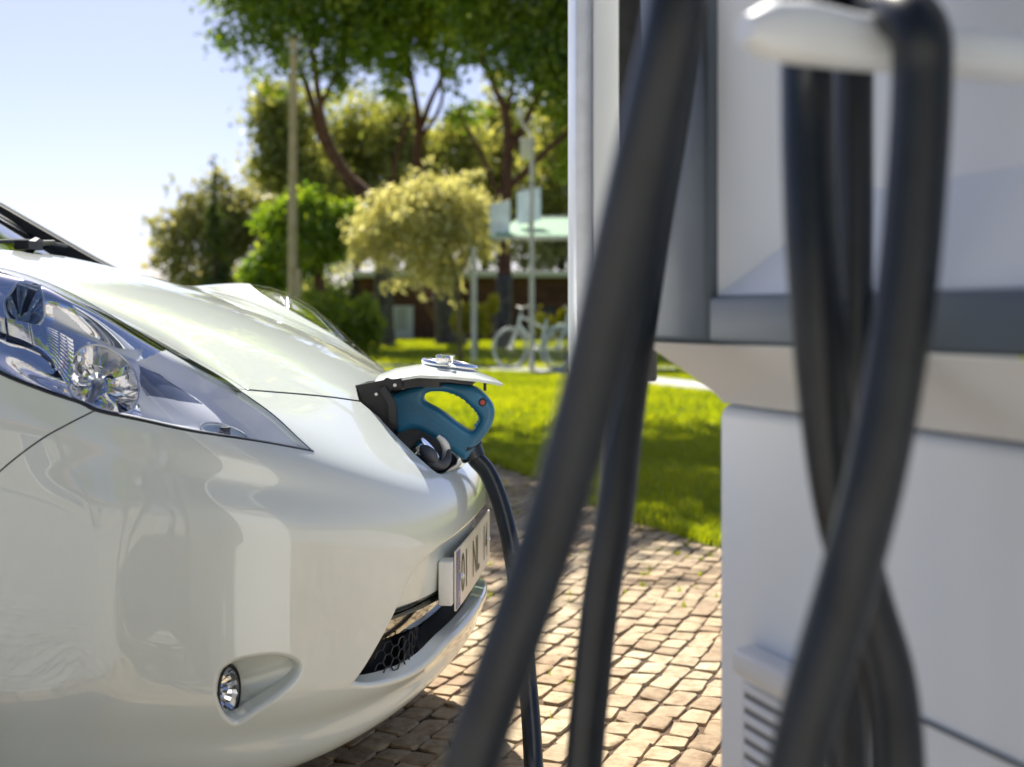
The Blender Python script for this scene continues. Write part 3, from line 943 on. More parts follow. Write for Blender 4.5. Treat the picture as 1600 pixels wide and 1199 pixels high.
bm_box(bm, lid_pt(.53, 0, .015), (.036, .118, .017), Matrix.Rotation(R(3), 3, 'Y'), bevel=.003)
bm_obj('badge_bar', bm, CHROME, badge, auto=40)

# ---- hinge of the lid
def plate_shape(name, px, Y, th, mat, parent, bev=.0015):
    bm = bmesh.new()
    vs = [bm.verts.new(W(x, y, Y - th / 2)) for x, y in px]
    f = bm.faces.new(vs)
    r = bmesh.ops.extrude_face_region(bm, geom=[f])
    bmesh.ops.translate(bm, vec=(0, th, 0), verts=[v for v in r['geom'] if isinstance(v, bmesh.types.BMVert)])
    if bev: bmesh.ops.bevel(bm, geom=bm.edges[:], offset=bev, segments=2, affect='EDGES')
    return bm_obj(name, bm, mat, parent, auto=35)
hin = plate_shape('hinge', [(557, 602), (580, 598), (600, 594), (603, 590), (612, 593), (627, 591), (629, 605), (612, 609), (605, 616), (606, 622), (620, 636), (621, 668), (612, 672), (590, 650), (566, 627)], 2.545, .014, DARK, car)
plate_shape('hinge_arm', [(592, 608), (602, 604), (618, 628), (620, 664), (608, 660), (606, 632)], 2.53, .012, RUBBER, car)
m = MB()
for px, py in ((588, 616), (602, 609), (617, 602)):
    c = W(px, py, 2.537); m.tube([c, c + Vector((0, -.004, 0))], [.0042, .003], 12)
m.obj('hinge_pin', [SATIN], hin)
plate_shape('hinge', [(572, 600), (600, 594), (627, 591), (629, 605), (620, 640), (600, 640)], 2.78, .014, DARK, car)

# ---- central fascia behind the opening of the bumper
PLi = lambda b: float(natural_spline(PL_B, PL_A, np.array([min(abs(b), .8)]))[0])
def strip(name, rows, bmax, mat, parent, n=60, closed=False, auto=30):
    """rows: (set-back, height) from bottom to top"""
    rings = [[C(PLi(b) + s, b, z) for b in np.linspace(-bmax, bmax, n)] for s, z in rows]
    return loft(name, rings, mat, parent, closed=False, auto=auto)
strip('plate_panel', [(.052, .392), (.044, .395), (.034, .405), (.030, .45), (.030, .50), (.034, .53), (.045, .59)], .54, PAINT, car)
strip('chrome_strip', [(.075, .348), (.052, .349), (.045, .353), (.038, .370), (.034,   .386), (.060, .390)], .52, DCHROME, car, auto=25)
def msb(b):
    t = min(1, max(0, (abs(b) - .08) / .34)); return .118 - .085 * t * t * (3 - 2 * t)
rings = [[C(PLi(b) + msb(b) + s, b, z) for b in np.linspace(-.54, .54, 60)] for s, z in ((-.004, .278), (.05, .272), (.05, .40), (-.01, .40))]
loft('grille_duct', rings, DARK, car, closed=False, auto=30)
# honeycomb
m = MB(); hs = .0125
for iz in range(-1, 7):
    for ib in range(-24, 25):
        cb = ib * hs * 1.5; cz = .284 + (iz + (.5 if ib % 2 else 0)) * hs * 1.732
        for k in range(3):
            a0 = k * math.pi / 3; a1 = a0 + math.pi / 3
            p = (cb + hs * math.cos(a0), cz + hs * math.sin(a0)); q = (cb + hs * math.cos(a1), cz + hs * math.sin(a1))
            if max(p[1], q[1]) > .351: continue
            P0, P1 = C(PLi(p[0]) + msb(p[0]), p[0], p[1]), C(PLi(q[0]) + msb(q[0]), q[0], q[1])
            m.tube([P0, P1], .0016, 4)
o = m.obj('grille_mesh', [DARK], car, smooth=False); o['kind'] = 'stuff'
# shelf from the mesh out to the lip
gb = gr_bot + mir(gr_bot)[::-1][1:]
edge = surf(gb, -.022)
edge2 = surf(gb, -.006)
def carb(P):
    d = Vector(P) - CN; return d.dot(CR)
fl = []
for p in edge:
    b = carb(p); fl.append(C(PLi(b) + msb(b) + .008, b, .287))
mid = [Vector(p) * .45 + q * .55 - Vector((0, 0, .006)) for p, q in zip(edge, fl)]
loft('lower_duct', [edge2, edge, mid, fl, [q + Vector((0, 0, -.01)) - CF * .02 for q in fl]], PAINT, car, closed=False, auto=60)

# ---- number plate
def pl_pt(b, z, out=0.0): return C(PLi(b) * .15 + .019 - out, b, z)
PZ0, PZ1 = .366, .479
m = MB(); n = 24; bs_ = np.linspace(-.26, .26, n)
V = []; F = []
for k, o_ in enumerate((0.0, .0035)):
    for b in bs_:
        for z in (PZ0, PZ1): V.append(pl_pt(b, z, o_))
for i in range(n - 1):
    q = [2 * i, 2 * i + 1, 2 * i + 3, 2 * i + 2]; F.append(q); F.append([x + 2 * n for x in q[::-1]])
    F.append([2 * i, 2 * i + 2, 2 * n + 2 * i + 2, 2 * n + 2 * i]); F.append([2 * i + 1, 2 * n + 2 * i + 1, 2 * n + 2 * i + 3, 2 * i + 3])
F.append([0, 2 * n, 2 * n + 1, 1]); F.append([2 * n - 2, 2 * n - 1, 4 * n - 1, 4 * n - 2])
plate = link_mesh('number_plate', mesh_np('number_plate', V, F), PLATEW, car)
def plate_sheet(name, b0, b1, z0, z1, mat, out):
    bb = np.linspace(b0, b1, 8); return loft(name, [[pl_pt(b, z0, out) for b in bb], [pl_pt(b, z1, out) for b in bb]], mat, plate, closed=False)
plate_sheet('blue_band', .215, .258, PZ0 + .002, PZ1 - .002, PLATEB, .0042)
def plate_text(txt, b, z, size, mat, name='lettering', bold=0.0, out=.0044, sx=1.0):
    cu = bpy.data.curves.new('t', 'FONT'); cu.body = txt; cu.size = size; cu.align_x = 'LEFT'; cu.align_y = 'CENTER'; cu.offset = bold; cu.resolution_u = 3
    ob = bpy.data.objects.new('t', cu); COL.objects.link(ob)
    dg = bpy.context.evaluated_depsgraph_get(); me = bpy.data.meshes.new_from_object(ob.evaluated_get(dg))
    bpy.data.objects.remove(ob)
    bm = bmesh.new(); bm.from_mesh(me); bmesh.ops.triangulate(bm, faces=bm.faces[:])
    bmesh.ops.subdivide_edges(bm, edges=[e for e in bm.edges if e.calc_length() > .02], cuts=2)
    for v in bm.verts: v.co = pl_pt(b - v.co.x * sx, z + v.co.y, out)
    bm.to_mesh(me); bm.free()
    return link_mesh(name, me, mat, plate)
zc = (PZ0 + PZ1) / 2
plate_text('01', .205, zc - .002, .108, INK, bold=.0004, sx=.82)
plate_text('NL', .055, zc - .002, .108, INK, bold=.0004, sx=.78)
plate_text('14', -.115, zc - .002, .108, INK, bold=.0004, sx=.82)
plate_text('P', .243, PZ0 + .022, .03, PLATEW, out=.0050)
m = MB()
for k in range(12):
    a = k * math.pi / 6; c = pl_pt(.2365 + .013 * math.cos(a), PZ1 - .03 + .013 * math.sin(a), .0046)
    m.tube([c, c + CF * .0006], .0019, 5)
m.obj('stars', [pmat('star_yellow', (.8, .6, .05), .4)], plate, smooth=False)
for b in (.205, -.205):
    c = pl_pt(b, zc + .0, .004); m = MB(); m.tube([c, c + CF * .004, c + CF * .006], [.0062, .0060, .003], 14); m.obj('screw_cap', [WPLAST], plate)
bm = bmesh.new()
bm_box(bm, C(PLi(.25) + .018, .249, .420), (.027, .05, .084), Matrix.Rotation(-TH, 3, 'Z'), bevel=.004)
bm_obj('plate_bracket', bm, WPLAST, car, auto=40)
bm = bmesh.new()
bm_box(bm, C(.038, 0, .42), (.024, .24, .08), Matrix.Rotation(-TH, 3, 'Z'), bevel=.004)
bm_obj('plate_bracket', bm, DARK, car, auto=40)

# ---- lamps, both sides
def ell(cx, cy, rx, ry, rot=0, n=36):
    out = []
    for k in range(n):
        a = 2 * math.pi * k / n; x, y = rx * math.cos(a), ry * math.sin(a)
        out.append(seen(cx + x * math.cos(rot) - y * math.sin(rot), cy + x * math.sin(rot) + y * math.cos(rot)))
    return np.array(out)
H1 = ell(168, 583, 64, 66, .35); H2 = ell(38, 462, 36, 37, .5); MARK = ell(368, 657, 37, 15, .22)
win = np.array([seen(*p) for p in ((238, 545), (270, 558), (306, 582), (338, 606), (300, 604), (243, 600), (232, 580))])
satin_zone = np.array([seen(*p) for p in ((214, 540), (240, 515), (300, 545), (360, 590), (430, 640), (500, 700), (495, 722), (400, 705), (300, 690), (228, 676), (226, 610))])
top_zone = np.array([seen(*p) for p in ((88, 462), (150, 500), (200, 520), (236, 532), (214, 560), (180, 518), (120, 500), (84, 498))])

def frame_at(uvc):
    P, N = S(np.array([uvc[0]]), np.array([uvc[1]])); return Vector(P[0]), Vector(N[0])

def dish(name, hole, depth, mat, parent, sgn, axis=None, rim_off=-.012, facets=True, hole_off=0.03, bulb=True):
    h = np.array(hole) * (np.array((sgn, 1)))
    n = len(h); P0 = surf(h, -hole_off); P1 = surf(h, rim_off - .0)
    ctr = Vector(P0.mean(0)); _, Nn = frame_at(h.mean(0))
    ax = axis if axis is not None else Nn
    rings = [P0]
    for k, f in enumerate((.99, .93, .82, .66, .46, .24, .05)):
        d = depth * (1 - f * f)
        rg = []
        for i, p in enumerate(P0):
            q = ctr + (Vector(p) - ctr) * f - ax * d
            if facets: q += ax * (.0035 * math.sin(f * 9) * (1 if i % 4 < 2 else -1) * f)
            rg.append(q)
        rings.append(rg)
    o = loft(name, rings, mat, parent, cap=True, auto=12)
    rimm = MB(); rimm.tube([*[Vector(p) for p in P0], Vector(P0[0])], .0028, 8); rimm.obj('lamp_rim', [CHROME], o)
    if bulb:
        b = MB(); b.tube([ctr - ax * depth, ctr - ax * depth * .55, ctr - ax * depth * .35], [.009, .008, .004], 14); b.obj('bulb', [SATIN], o)
    return o

for sgn in (1, -1):
    lens_poly = np.array(LENS) * np.array((sgn, 1))
    lens = panel('headlight_lens', lens_poly, mat=GLASS, parent=None, gap=.0032, lip=.006, rnd=.002, off=-.0005)
    hl = empty('headlight', lens_poly.mean(0).tolist() and Vector(S(np.array([lens_poly[:, 0].mean()]), np.array([lens_poly[:, 1].mean()]))[0][0]), parent=car)
    lens.parent = hl; lens.matrix_parent_inverse = parent_inv(hl)
    zones = [z * np.array((sgn, 1)) for z in (satin_zone, win, top_zone)]
    hsP = inset(lens_poly, -.001)
    holes = [h * np.array((sgn, 1)) for h in (H1, H2)]
    # keep the holes clear of the outline
    def dep(uv, lp=hsP):
        d = edge_dist(lp, uv); ss = lambda t: np.clip(t, 0, 1) ** 2 * (3 - 2 * np.clip(t, 0, 1))
        w = 1 - .9 * ss((uv[:, 1] - 9.5) / .6) * ss((6.3 - np.abs(uv[:, 0])) / .7)      # the trim comes up close under the lens along its crest
        return .006 + .032 * (1 - np.exp(-(d / .22) ** 2)) * w
    def mo(c, zones=zones):
        r = np.zeros(len(c), int)
        for k, z in enumerate(zones): r[inside(z, c)] = k + 1
        return r
    hol = []
    for h in holes:
        ok = inside(hsP, h) & (edge_dist(hsP, h) > .05)
        hc = h.mean(0)
        # pull stray points of a hole back inside the lens
        hh = h.copy()
        for i in range(len(hh)):
            for _ in range(40):
                if inside(hsP, hh[i:i + 1])[0] and edge_dist(hsP, hh[i:i + 1])[0] > .05: break
                hh[i] = hc + (hh[i] - hc) * .95
        hol.append(hh)
    off_sheet('reflector_housing', hsP, hol, dep, [CHROME, INNER, SMOKE, SATIN], hl, step=(.024, .024), material_of=mo)
    ctr, nn = frame_at(hol[0].mean(0))
    side = CR * sgn
    ax1 = (CF * .52 + side * .80 + Vector((0, 0, .12))).normalized()
    def hdep(h): return dep(h)
    for hh, nm, dpt, axx, bl in ((hol[0], 'main_reflector', .060, ax1, True), (hol[1], 'turn_lamp', .05, (CF * .6 + side * .6 + Vector((0, 0, .4))).normalized(), True)):
        d0 = dep(hh); P0, _ = S(hh[:, 0], hh[:, 1], -d0)
        c0 = Vector(P0.mean(0)); rings = [P0]
        for f in (.985, .93, .83, .68, .5, .3, .1):
            rg = []
            for i, p in enumerate(P0):
                q = c0 + (Vector(p) - c0) * f - axx * dpt * (1 - f * f)
                q += axx * (.0009 * (1 if (i // 3) % 2 else -1) * f * (1 - f) * 4)
                rg.append(q)
            rings.append(rg)
        dd = loft(nm, rings, CHROME, hl, cap=True, auto=14)
        mm = MB(); mm.tube([Vector(p) for p in P0] + [Vector(P0[0])], .0022, 8); mm.obj('lamp_rim', [SATIN], dd)
        mm = MB(); mm.tube([c0 - axx * dpt * .95, c0 - axx * dpt * .5, c0 - axx * dpt * .3], [.008, .007, .003], 16)
        mm.obj('bulb', [SATIN], dd)
        if nm == 'turn_lamp':
            P1, N1 = S(hh[:, 0], hh[:, 1], -d0 + .004)
            c1 = Vector(P1.mean(0))
            loft('inner_lens', [[c1 + (Vector(p) - c1) * f + nn * (.012 * (1 - f * f)) for p in P1] for f in (1, .93, .8, .6, .4, .2, .02)], LENSG, dd, auto=80)
    # corrugated chrome bar
    if sgn: 
        top = line([(-30, 486), (0, 490), (52, 500), (84, 508), (116, 524)], step=3); bot = line([(-30, 500), (0, 515), (40, 530), (74, 552), (104, 600)], step=3)
        kk = 60
        tt = np.array([top[int(i * (len(top) - 1) / kk)] for i in range(kk + 1)]); bb2 = np.array([bot[int(i * (len(bot) - 1) / kk)] for i in range(kk + 1)])
        rows = []
        for f in np.linspace(0, 1, 45):
            q = (tt * (1 - f) + bb2 * f) * np.array((sgn, 1))
            rows.append(S(q[:, 0], q[:, 1], -(.020 - .006 * math.sin(math.pi * f) - .0014 * math.cos(f * 2 * math.pi * 11)))[0])
        loft('ribbed_bar', rows, CHROME, hl, closed=False, auto=60)
    # side marker lamp
    mk = MARK * np.array((sgn, 1)); P1, N1 = S(mk[:, 0], mk[:, 1], -dep(mk) + .002); c1 = Vector(P1.mean(0)); nm1 = Vector(N1.mean(0)).normalized()
    mdk = loft('marker_dish', [[c1 + (Vector(p) - c1) * f - nm1 * (.004 + .008 * (1 - f * f)) for p in P1] for f in (1.0, .8, .6, .4, .2, .02)], MARKM, hl, auto=80)
    mr_ = MB(); mr_.tube([c1 + (Vector(p) - c1) * 1.05 for p in P1] + [c1 + (Vector(P1[0]) - c1) * 1.05], .0016, 6); mr_.obj('lamp_rim', [SATIN], mdk)
    mm = loft('marker_lamp', [[c1 + (Vector(p) - c1) * f + nm1 * (.006 * (1 - f * f)) for p in P1] for f in (1.06, .93, .8, .6, .4, .2, .02)], LENSG, hl, auto=80)
    mb = MB(); mb.tube([c1 - Vector((0, 0, .006)), c1 + Vector((0, 0, .008))], .0085, 12); mb.obj('bulb', [DARK], mm)
    # bezel lines along the lens
    lb = np.array(lens_bot) * np.array((sgn, 1)); lt = np.array(lens_top) * np.array((sgn, 1))
    for l_, rr, mt, of in ((lb, .0022, CHROME, -.004), (lb + np.array((0, .045)), .0018, DARK, -.006), (lt + np.array((0, -.03)), .0014, DARK, -.005)):
        k = max(4, len(l_) - 6)
        mm = MB(); mm.tube([Vector(p) for p in S(l_[:k, 0], l_[:k, 1], of)[0]], rr, 6); mm.obj('bezel', [mt], hl)

# ---- fog lamps
for sgn in (1, -1):
    fp = np.array(FOG) * np.array((sgn, 1)); fp = inset(fp, -.004)
    P0, _ = S(fp[:, 0], fp[:, 1], -.012)
    cw = W(357, 1080, 2.06); dcar = cw - CN
    a_, b_ = -dcar.dot(CF), dcar.dot(CR)
    c0 = C(a_, b_ * sgn, cw.z)
    axd = (CF * .96 + CR * sgn * .10 + Vector((0, 0, .08))).normalized()
    sx = axd.cross(Vector((0, 0, 1))).normalized(); sy = sx.cross(axd)
    mean = P0.mean(0); disc = []
    for p in P0:
        d = Vector(p - mean); ang = math.atan2(d.z, d.dot(-CF) * 1.0 if abs(d.dot(CF)) > abs(d.dot(CR)) else d.dot(-CF))
        # direction round the lamp: screen-left points go to the outer side
        ox = d.dot(CR * sgn) ; oy = d.z
        ang = math.atan2(oy, ox)
        disc.append(c0 + (sx * (1 if sx.dot(CR * sgn) > 0 else -1) * math.cos(ang) + sy * math.sin(ang)) * .041)
    rings = []
    for f, h in ((0, 0), (.12, .02), (.35, .03), (.65, .02), (1, 0)):
        rings.append([Vector(p) * (1 - f) + q * f - Vector(_[i]) * 0.0 for i, (p, q) in enumerate(zip(P0, disc))])
    rec = loft('fog_recess', rings, PAINT, car, auto=80)
    mm = MB(); cir = lambda rr, dd: [c0 + axd * dd + (sx * math.cos(t) + sy * math.sin(t)) * rr for t in np.linspace(0, 2 * math.pi, 32, endpoint=False)]
    loft('lamp_rim', [cir(.0415, -.03), cir(.0415, .003), cir(.0385, .004), cir(.037, -.003)], DARK, rec, auto=40)
    rings = [[c0 - axd * (.002 + .022 * (1 - f * f) + .0016 * math.sin(k2 * 2.6 + f * 8)) + (sx * math.cos(t) + sy * math.sin(t)) * .037 * f for k2, t in enumerate(np.linspace(0, 2 * math.pi, 32, endpoint=False))] for f in (1, .85, .7, .5, .3, .1)]
    loft('fog_reflector', rings, CHROME, rec, cap=True, auto=10)
    rings = [[c0 + axd * (.002 + .008 * (1 - f * f)) + (sx * math.cos(t) + sy * math.sin(t)) * .038 * f for t in np.linspace(0, 2 * math.pi, 32, endpoint=False)] for f in (1, .85, .6, .3, .02)]
    loft('fog_lens', rings, GLASS, rec, auto=80)

# ---- windscreen, pillars, cowl, wiper and the rest of the body
def ws(b_, t):
    """windscreen surface: b_ -1..1, t 0..1 upwards"""
    a = np.interp(t, [0, .35, .7, 1], [1.045, 1.36, 1.70, 1.98]) + .075 * b_ * b_ * (1 - .3 * t)
    z = np.interp(t, [0, .35, .7, 1], [1.048, 1.235, 1.395, 1.475]) - .03 * b_ * b_
    return C(a, b_ * (.70 - .12 * t), z)
rings = [[ws(b, t) for b in np.linspace(-.93, .93, 25)] for t in np.linspace(-.02, 1, 12)]
loft('windscreen', rings, WINDG, car, closed=False, auto=80)
for sgn in (1, -1):
    w0 = lambda t: .90 - .0 * t
    rg = []
    for t in np.linspace(-.04, 1, 14):
        wi = .055 * (1 - min(1, t / .5)) + .035
        p0 = ws(sgn * (.955 - wi), t); p1 = ws(sgn * .985, t) + Vector((0, 0, .006)); p2 = ws(sgn * 1.045, t) + Vector((0, 0, -.016))
        rg.append([p0, (p0 + p1) / 2 + Vector((0, 0, .003)), p1, p2, p2 - Vector((0, 0, .03)), p0 - Vector((0, 0, .03))])
    loft('pillar', rg, DARK, car, closed=True, auto=35)
    mm = MB(); mm.tube([ws(sgn * 1.02, t) + Vector((0, 0, .004)) for t in np.linspace(.0, 1, 14)], .011, 8); mm.obj('pillar_rail', [PAINT], car)
rings = []
for da, dz in ((-.03, -.03), (-.004, .004), (.03, .0), (.075, -.012)):
    rings.append([C(1.0 + .07 * (b / .7) ** 2 + da, b, 1.052 - .045 * (b / .7) ** 2 + dz) for b in np.linspace(-.74, .74, 30)])
loft('cowl', rings, DARK, car, closed=False, auto=30)
for (bb0, ln) in ((.60, 1), (-.02, 1)):
    q = [C(1.005 + .07 * (bb0 / .7) ** 2, bb0, 1.075), C(1.01, bb0 - .04, 1.088), C(1.045, bb0 - .14, 1.092), C(1.075, bb0 - .26, 1.100)]
    mm = MB(); mm.tube(q, [.014, .012, .007, .006], 8)
    mm.box(C(1.002, bb0 + .01, 1.078), (.034, .06, .018), Matrix.Rotation(R(-8), 3, 'Z'))
    wp = mm.obj('wiper', [DARK], car)
    mm = MB(); mm.tube([C(1.07 + .03 * t, bb0 + .12 - .5 * t, 1.078 + .022 * math.sin(t * 2)) for t in np.linspace(0, 1, 8)], .005, 6); mm.obj('wiper_blade', [RUBBER], wp)
sail = [(0, 318), (92, 371), (150, 404), (192, 426), (160, 421), (128, 415), (92, 392), (0, 329)]
for sgn in (1, -1):
    P = []
    for x, y in sail:
        w = W(x, y, 3.44) - CN; P.append((-w.dot(CF), w.dot(CR), w.z))
    front = [C(a, b * -sgn, z) for a, b, z in P]; back = [C(a, (b + .03) * -sgn, z) for a, b, z in P]
    k = len(P)
    me = mesh_np('pillar_trim', front + back, [list(range(k)), list(range(2 * k - 1, k - 1, -1))] + [[i, (i + 1) % k, k + (i + 1) % k, k + i] for i in range(k)])
    link_mesh('pillar_trim', me, DARK, car)
    for l_, rr in ((front[:4], .006), ([front[0 + 7], front[6], front[5]], .0035)):
        mm = MB(); mm.tube(l_, rr, 6); mm.obj('pillar_rail', [PAINT], car)
# flanks, roof and tail (out of the picture, but the body is whole)
ve = np.linspace(arch[-1][1], NR - 1, 24)
sec = S(np.full(24, 8.0), ve)[0]
for sgn in (1, -1):
    base = []
    for p in sec:
        d = Vector(p) - CN; base.append((d.dot(CR) * sgn, p[2]))
    rg = []
    for a in (1.14, 1.35, 1.9, 2.6, 3.1, 3.6, 4.0, 4.28, 4.40):
        k = np.interp(a, [1.14, 3.6, 4.28, 4.40], [1, 1, .93, .8]); rise = np.interp(a, [1.14, 4.4], [0, .05])
        rg.append([C(a, b * k, z + rise) for b, z in base])
    loft('body_side', rg, PAINT, car, closed=False, auto=50)
    rg = []
    for a in (1.345, 1.9, 2.6, 3.3, 4.0, 4.3, 4.40):
        k = np.interp(a, [1.14, 3.6, 4.28, 4.40], [1, 1, .93, .8]); rise = np.interp(a, [1.14, 4.4], [0, .05])
        rg.append([C(a, sgn * bb * k, zz + rise) for bb, zz in ((.80, .17), (.86, .22), (.88, .34), (abs(base[0][0]), base[0][1]))])
    loft('sill', rg, PAINT, car, closed=False, auto=50)
    rg = []
    for a in (1.12, 1.45, 1.75, 2.05, 2.6, 3.3, 3.9, 4.25):
        zt = np.interp(a, [1.12, 1.45, 1.75, 2.05, 2.6, 3.3, 3.9, 4.25], [.99, 1.20, 1.36, 1.455, 1.50, 1.48, 1.38, 1.05])
        bt = np.interp(zt, [.99, 1.5], [.745, .585])
        rg.append([C(a, sgn * .765, .985), C(a, sgn * (.765 + bt) / 2, (.985 + zt) / 2 ), C(a, sgn * bt, zt)])
    loft('side_window', rg, SMOKE, car, closed=False, auto=50)
    for aw in (AX_A, 3.685):
        wc = C(aw, sgn * .79, .31)
        wh = empty('wheel', wc, parent=car)
        def wring(rad, off, n=40): return [C(aw + rad * math.cos(t), sgn * (.79 + off), .31 + rad * math.sin(t)) for t in np.linspace(0, 2 * math.pi, n, endpoint=False)]
        loft('tyre', [wring(.20, .085), wring(.225, .10), wring(.285, .10), wring(.308, .08), wring(.312, 0), wring(.308, -.08), wring(.285, -.10), wring(.20, -.09)], TYRE, wh, auto=60)
        mm = MB()
        for k in range(5):
            t = 2 * math.pi * k / 5
            mm.add([C(aw + r_ * math.cos(t + dt), sgn * (.79 + o_), .31 + r_ * math.sin(t + dt)) for r_, dt, o_ in ((.03, -.6, .075), (.03, .6, .075), (.20, .12, .085), (.20, -.12, .085), (.03, -.6, .055), (.03, .6, .055), (.20, .12, .06), (.20, -.12, .06))], [[0, 1, 2, 3], [7, 6, 5, 4], [0, 4, 5, 1], [1, 5, 6, 2], [2, 6, 7, 3], [3, 7, 4, 0]])
        mm.obj('rim', [SATIN], wh, smooth=False)
rg = []
for a in (1.95, 2.3, 2.7, 3.3, 3.9, 4.25, 4.40, 4.41):
    zt = np.interp(a, [1.95, 2.3, 2.7, 3.3, 3.9, 4.25, 4.40, 4.41], [1.462, 1.505, 1.515, 1.49, 1.39, 1.07, .9, .3])
    bt = .60 if a < 4.2 else .74
    rg.append([C(a, b * bt, zt + .035 * (1 - b * b)) for b in np.linspace(-1, 1, 13)])
loft('roof', rg, PAINT, car, closed=False, auto=50)
loft('underbody', [[C(a, b, .20) for b in (-.76, .76)] for a in (.55, 4.3)], DARK, car, closed=False, smooth=False)
loft('wheel_well', [[C(AX_A + .36 * math.cos(t), b, AX_Z + .36 * math.sin(t)) for t in np.linspace(-.3, math.pi + .3, 24)] for b in (.86, .5, -.5, -.86)], DARK, car, closed=False)
# ================================================================== connector and its cable
conn = empty('charging_connector', W(690, 650, 2.66))
tag(conn, 'blue charging plug with open hand grip and thick black cable, plugged into the car nose', 'charging plug')
def flat_ring(outer, holes, Y, half, bev, name, mat, parent):
    cu = bpy.data.curves.new('c', 'CURVE'); cu.dimensions = '2D'; cu.fill_mode = 'BOTH'
    cu.extrude = half - bev; cu.bevel_depth = bev; cu.bevel_resolution = 4; cu.offset = -bev
    for pts in [outer] + holes:
        sp = cu.splines.new('POLY'); sp.points.add(len(pts) - 1); sp.use_cyclic_u = True
        for k, p in enumerate(pts):
            w = W(p[0], p[1], Y); sp.points[k].co = (w.x, w.z, 0, 1)
    ob = bpy.data.objects.new('c', cu); COL.objects.link(ob)
    dg = bpy.context.evaluated_depsgraph_get(); me = bpy.data.meshes.new_from_object(ob.evaluated_get(dg)); bpy.data.objects.remove(ob)
    me.transform(Matrix.Translation((0, Y, 0)) @ Matrix.Rotation(R(90), 4, 'X'))
    me.name = name
    me.polygons.foreach_set('use_smooth', np.ones(len(me.polygons), dtype=bool)); me.set_sharp_from_angle(angle=R(30))
    return link_mesh(name, me, mat, parent)
OUT = catmull([(606, 620), (622, 612), (650, 603), (680, 598), (712, 598), (742, 604), (760, 618), (771, 634), (772, 652), (764, 672), (750, 690), (735, 712), (726, 717), (712, 708), (690, 693), (672, 680), (655, 671), (640, 670), (624, 676), (617, 665), (612, 645)], n=5, closed=True)
HOLE = catmull([(664, 617), (672, 612), (688, 611), (705, 614), (722, 622), (738, 636), (748, 648), (750, 656), (744, 666), (737, 673), (728, 669), (712, 658), (697, 646), (683, 637), (668, 629), (663, 623)], n=4, closed=True)
grip = flat_ring(OUT, [HOLE], 2.66, .030, .0125, 'grip', BLUE, conn)
# raised moulding round the hand hole, and the throat of the plug
seam_ = catmull([(625, 655), (650, 650), (672, 654), (700, 676), (726, 700)], n=6)
m = MB(); m.tube([W(x, y, 2.631) for x, y in seam_], .0016, 6); m.obj('seam_line', [BLUE], grip)
m = MB()
for k in range(11):
    p = HOLE[12 + k * 2]; m.tube([W(p[0], p[1] - 1.0, 2.638), W(p[0], p[1] - 1.0, 2.682)], .0042, 8)
m.obj('finger_ridge', [BLUE], grip)
c = W(754, 629, 2.630); m = MB(); m.tube([c + Vector((0, .006, 0)), c, c - Vector((0, .002, 0))], [.0088, .0088, .007], 20); b_ = m.obj('release_button', [pmat('dark_ring', (.03, .03, .04), .3)], conn)
m = MB(); m.tube([c - Vector((0, .001, 0)), c - Vector((0, .004, 0))], [.0058, .004], 16); m.obj('button_face', [pmat('red_button', (.45, .07, .06), .4)], b_)
m = MB(); m.tube([W(650, 645, 2.66), W(628, 652, 2.66), W(606, 668, 2.66), W(588, 682, 2.66)], [.018, .024, .028, .030], 24); m.obj('plug_barrel', [RUBBER], conn)
m = MB(); m.tube([W(738, 700, 2.66), W(745, 692, 2.66)], .001, 3)
m = MB(); p0, p1 = W(731, 696, 2.66), W(741, 717, 2.66)
d = (p1 - p0); m.tube([p0, p0 + d * .25, p0 + d * .3, p0 + d * .95, p1], [.030, .031, .0265, .025, .021], 24); m.obj('strain_relief', [RUBBER], conn)
CR_ = .0185
path = [W(737, 707, 2.66), W(744, 718, 2.66), W(760, 736, 2.655), W(776, 770, 2.64), W(789, 812, 2.62), W(800, 862, 2.59), W(809, 920, 2.56), W(817, 985, 2.52), W(824, 1060, 2.48), W(830, 1130, 2.43), W(834, 1199, 2.38), W(838, 1250, 2.32),
        Vector((.07, 2.21, .0195)), Vector((.11, 2.14, .0195)), Vector((.17, 2.05, .0195)), Vector((.19, 1.75, .0195)), Vector((.13, 1.50, .0195)), Vector((.05, 1.32, .06)), Vector((.045, 1.24, .22)), W(905, 1290, 1.24), W(911, 1220, 1.25), W(922, 1090, 1.25), W(940, 930, 1.25), W(961, 800, 1.25), W(978, 650, 1.26), W(995, 530, 1.27), W(1025, 330, 1.30), W(1060, 120, 1.32), W(1080, -60, 1.34), W(1094, -220, 1.36), Vector((.235, 1.385, 1.55)), Vector((.30, 1.40, 1.66)), Vector((.40, 1.42, 1.70))]
m = MB(); m.tube(catmull(path, n=7), CR_, 18); m.obj('cable', [RUBBER], conn, auto=0)
# ================================================================== charging station
SLATE = pmat('slate_grey_frame', (.10, .13, .155), rough=.45, var=.06, scale=6)
CHW = pmat('station_white', (.84, .87, .87), rough=.45, coat=.0, var=.03, scale=3)
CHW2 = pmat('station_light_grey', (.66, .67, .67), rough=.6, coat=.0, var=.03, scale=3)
SLOT = pmat('vent_slot_shade', (.22, .23, .24), rough=.6)
VENTW = pmat('vent_white', (.74, .74, .72), rough=.4, var=.03, scale=5)
AL = Vector((.238, 1.5, 0)); E_ = Vector((.339, -.941, 0)).normalized(); NO = Vector((-.941, -.339, 0)).normalized()
def Q(s, d, z): return AL + E_ * s + NO * d + Vector((0, 0, z))
station = empty('charging_station', Q(.4, -.2, 0))
tag(station, 'white charging station with slate grey frame band, louvred vent and cable hook', 'charging station')
QR = Matrix((E_, NO, Vector((0, 0, 1)))).transposed()     # box axes: along, outward, up
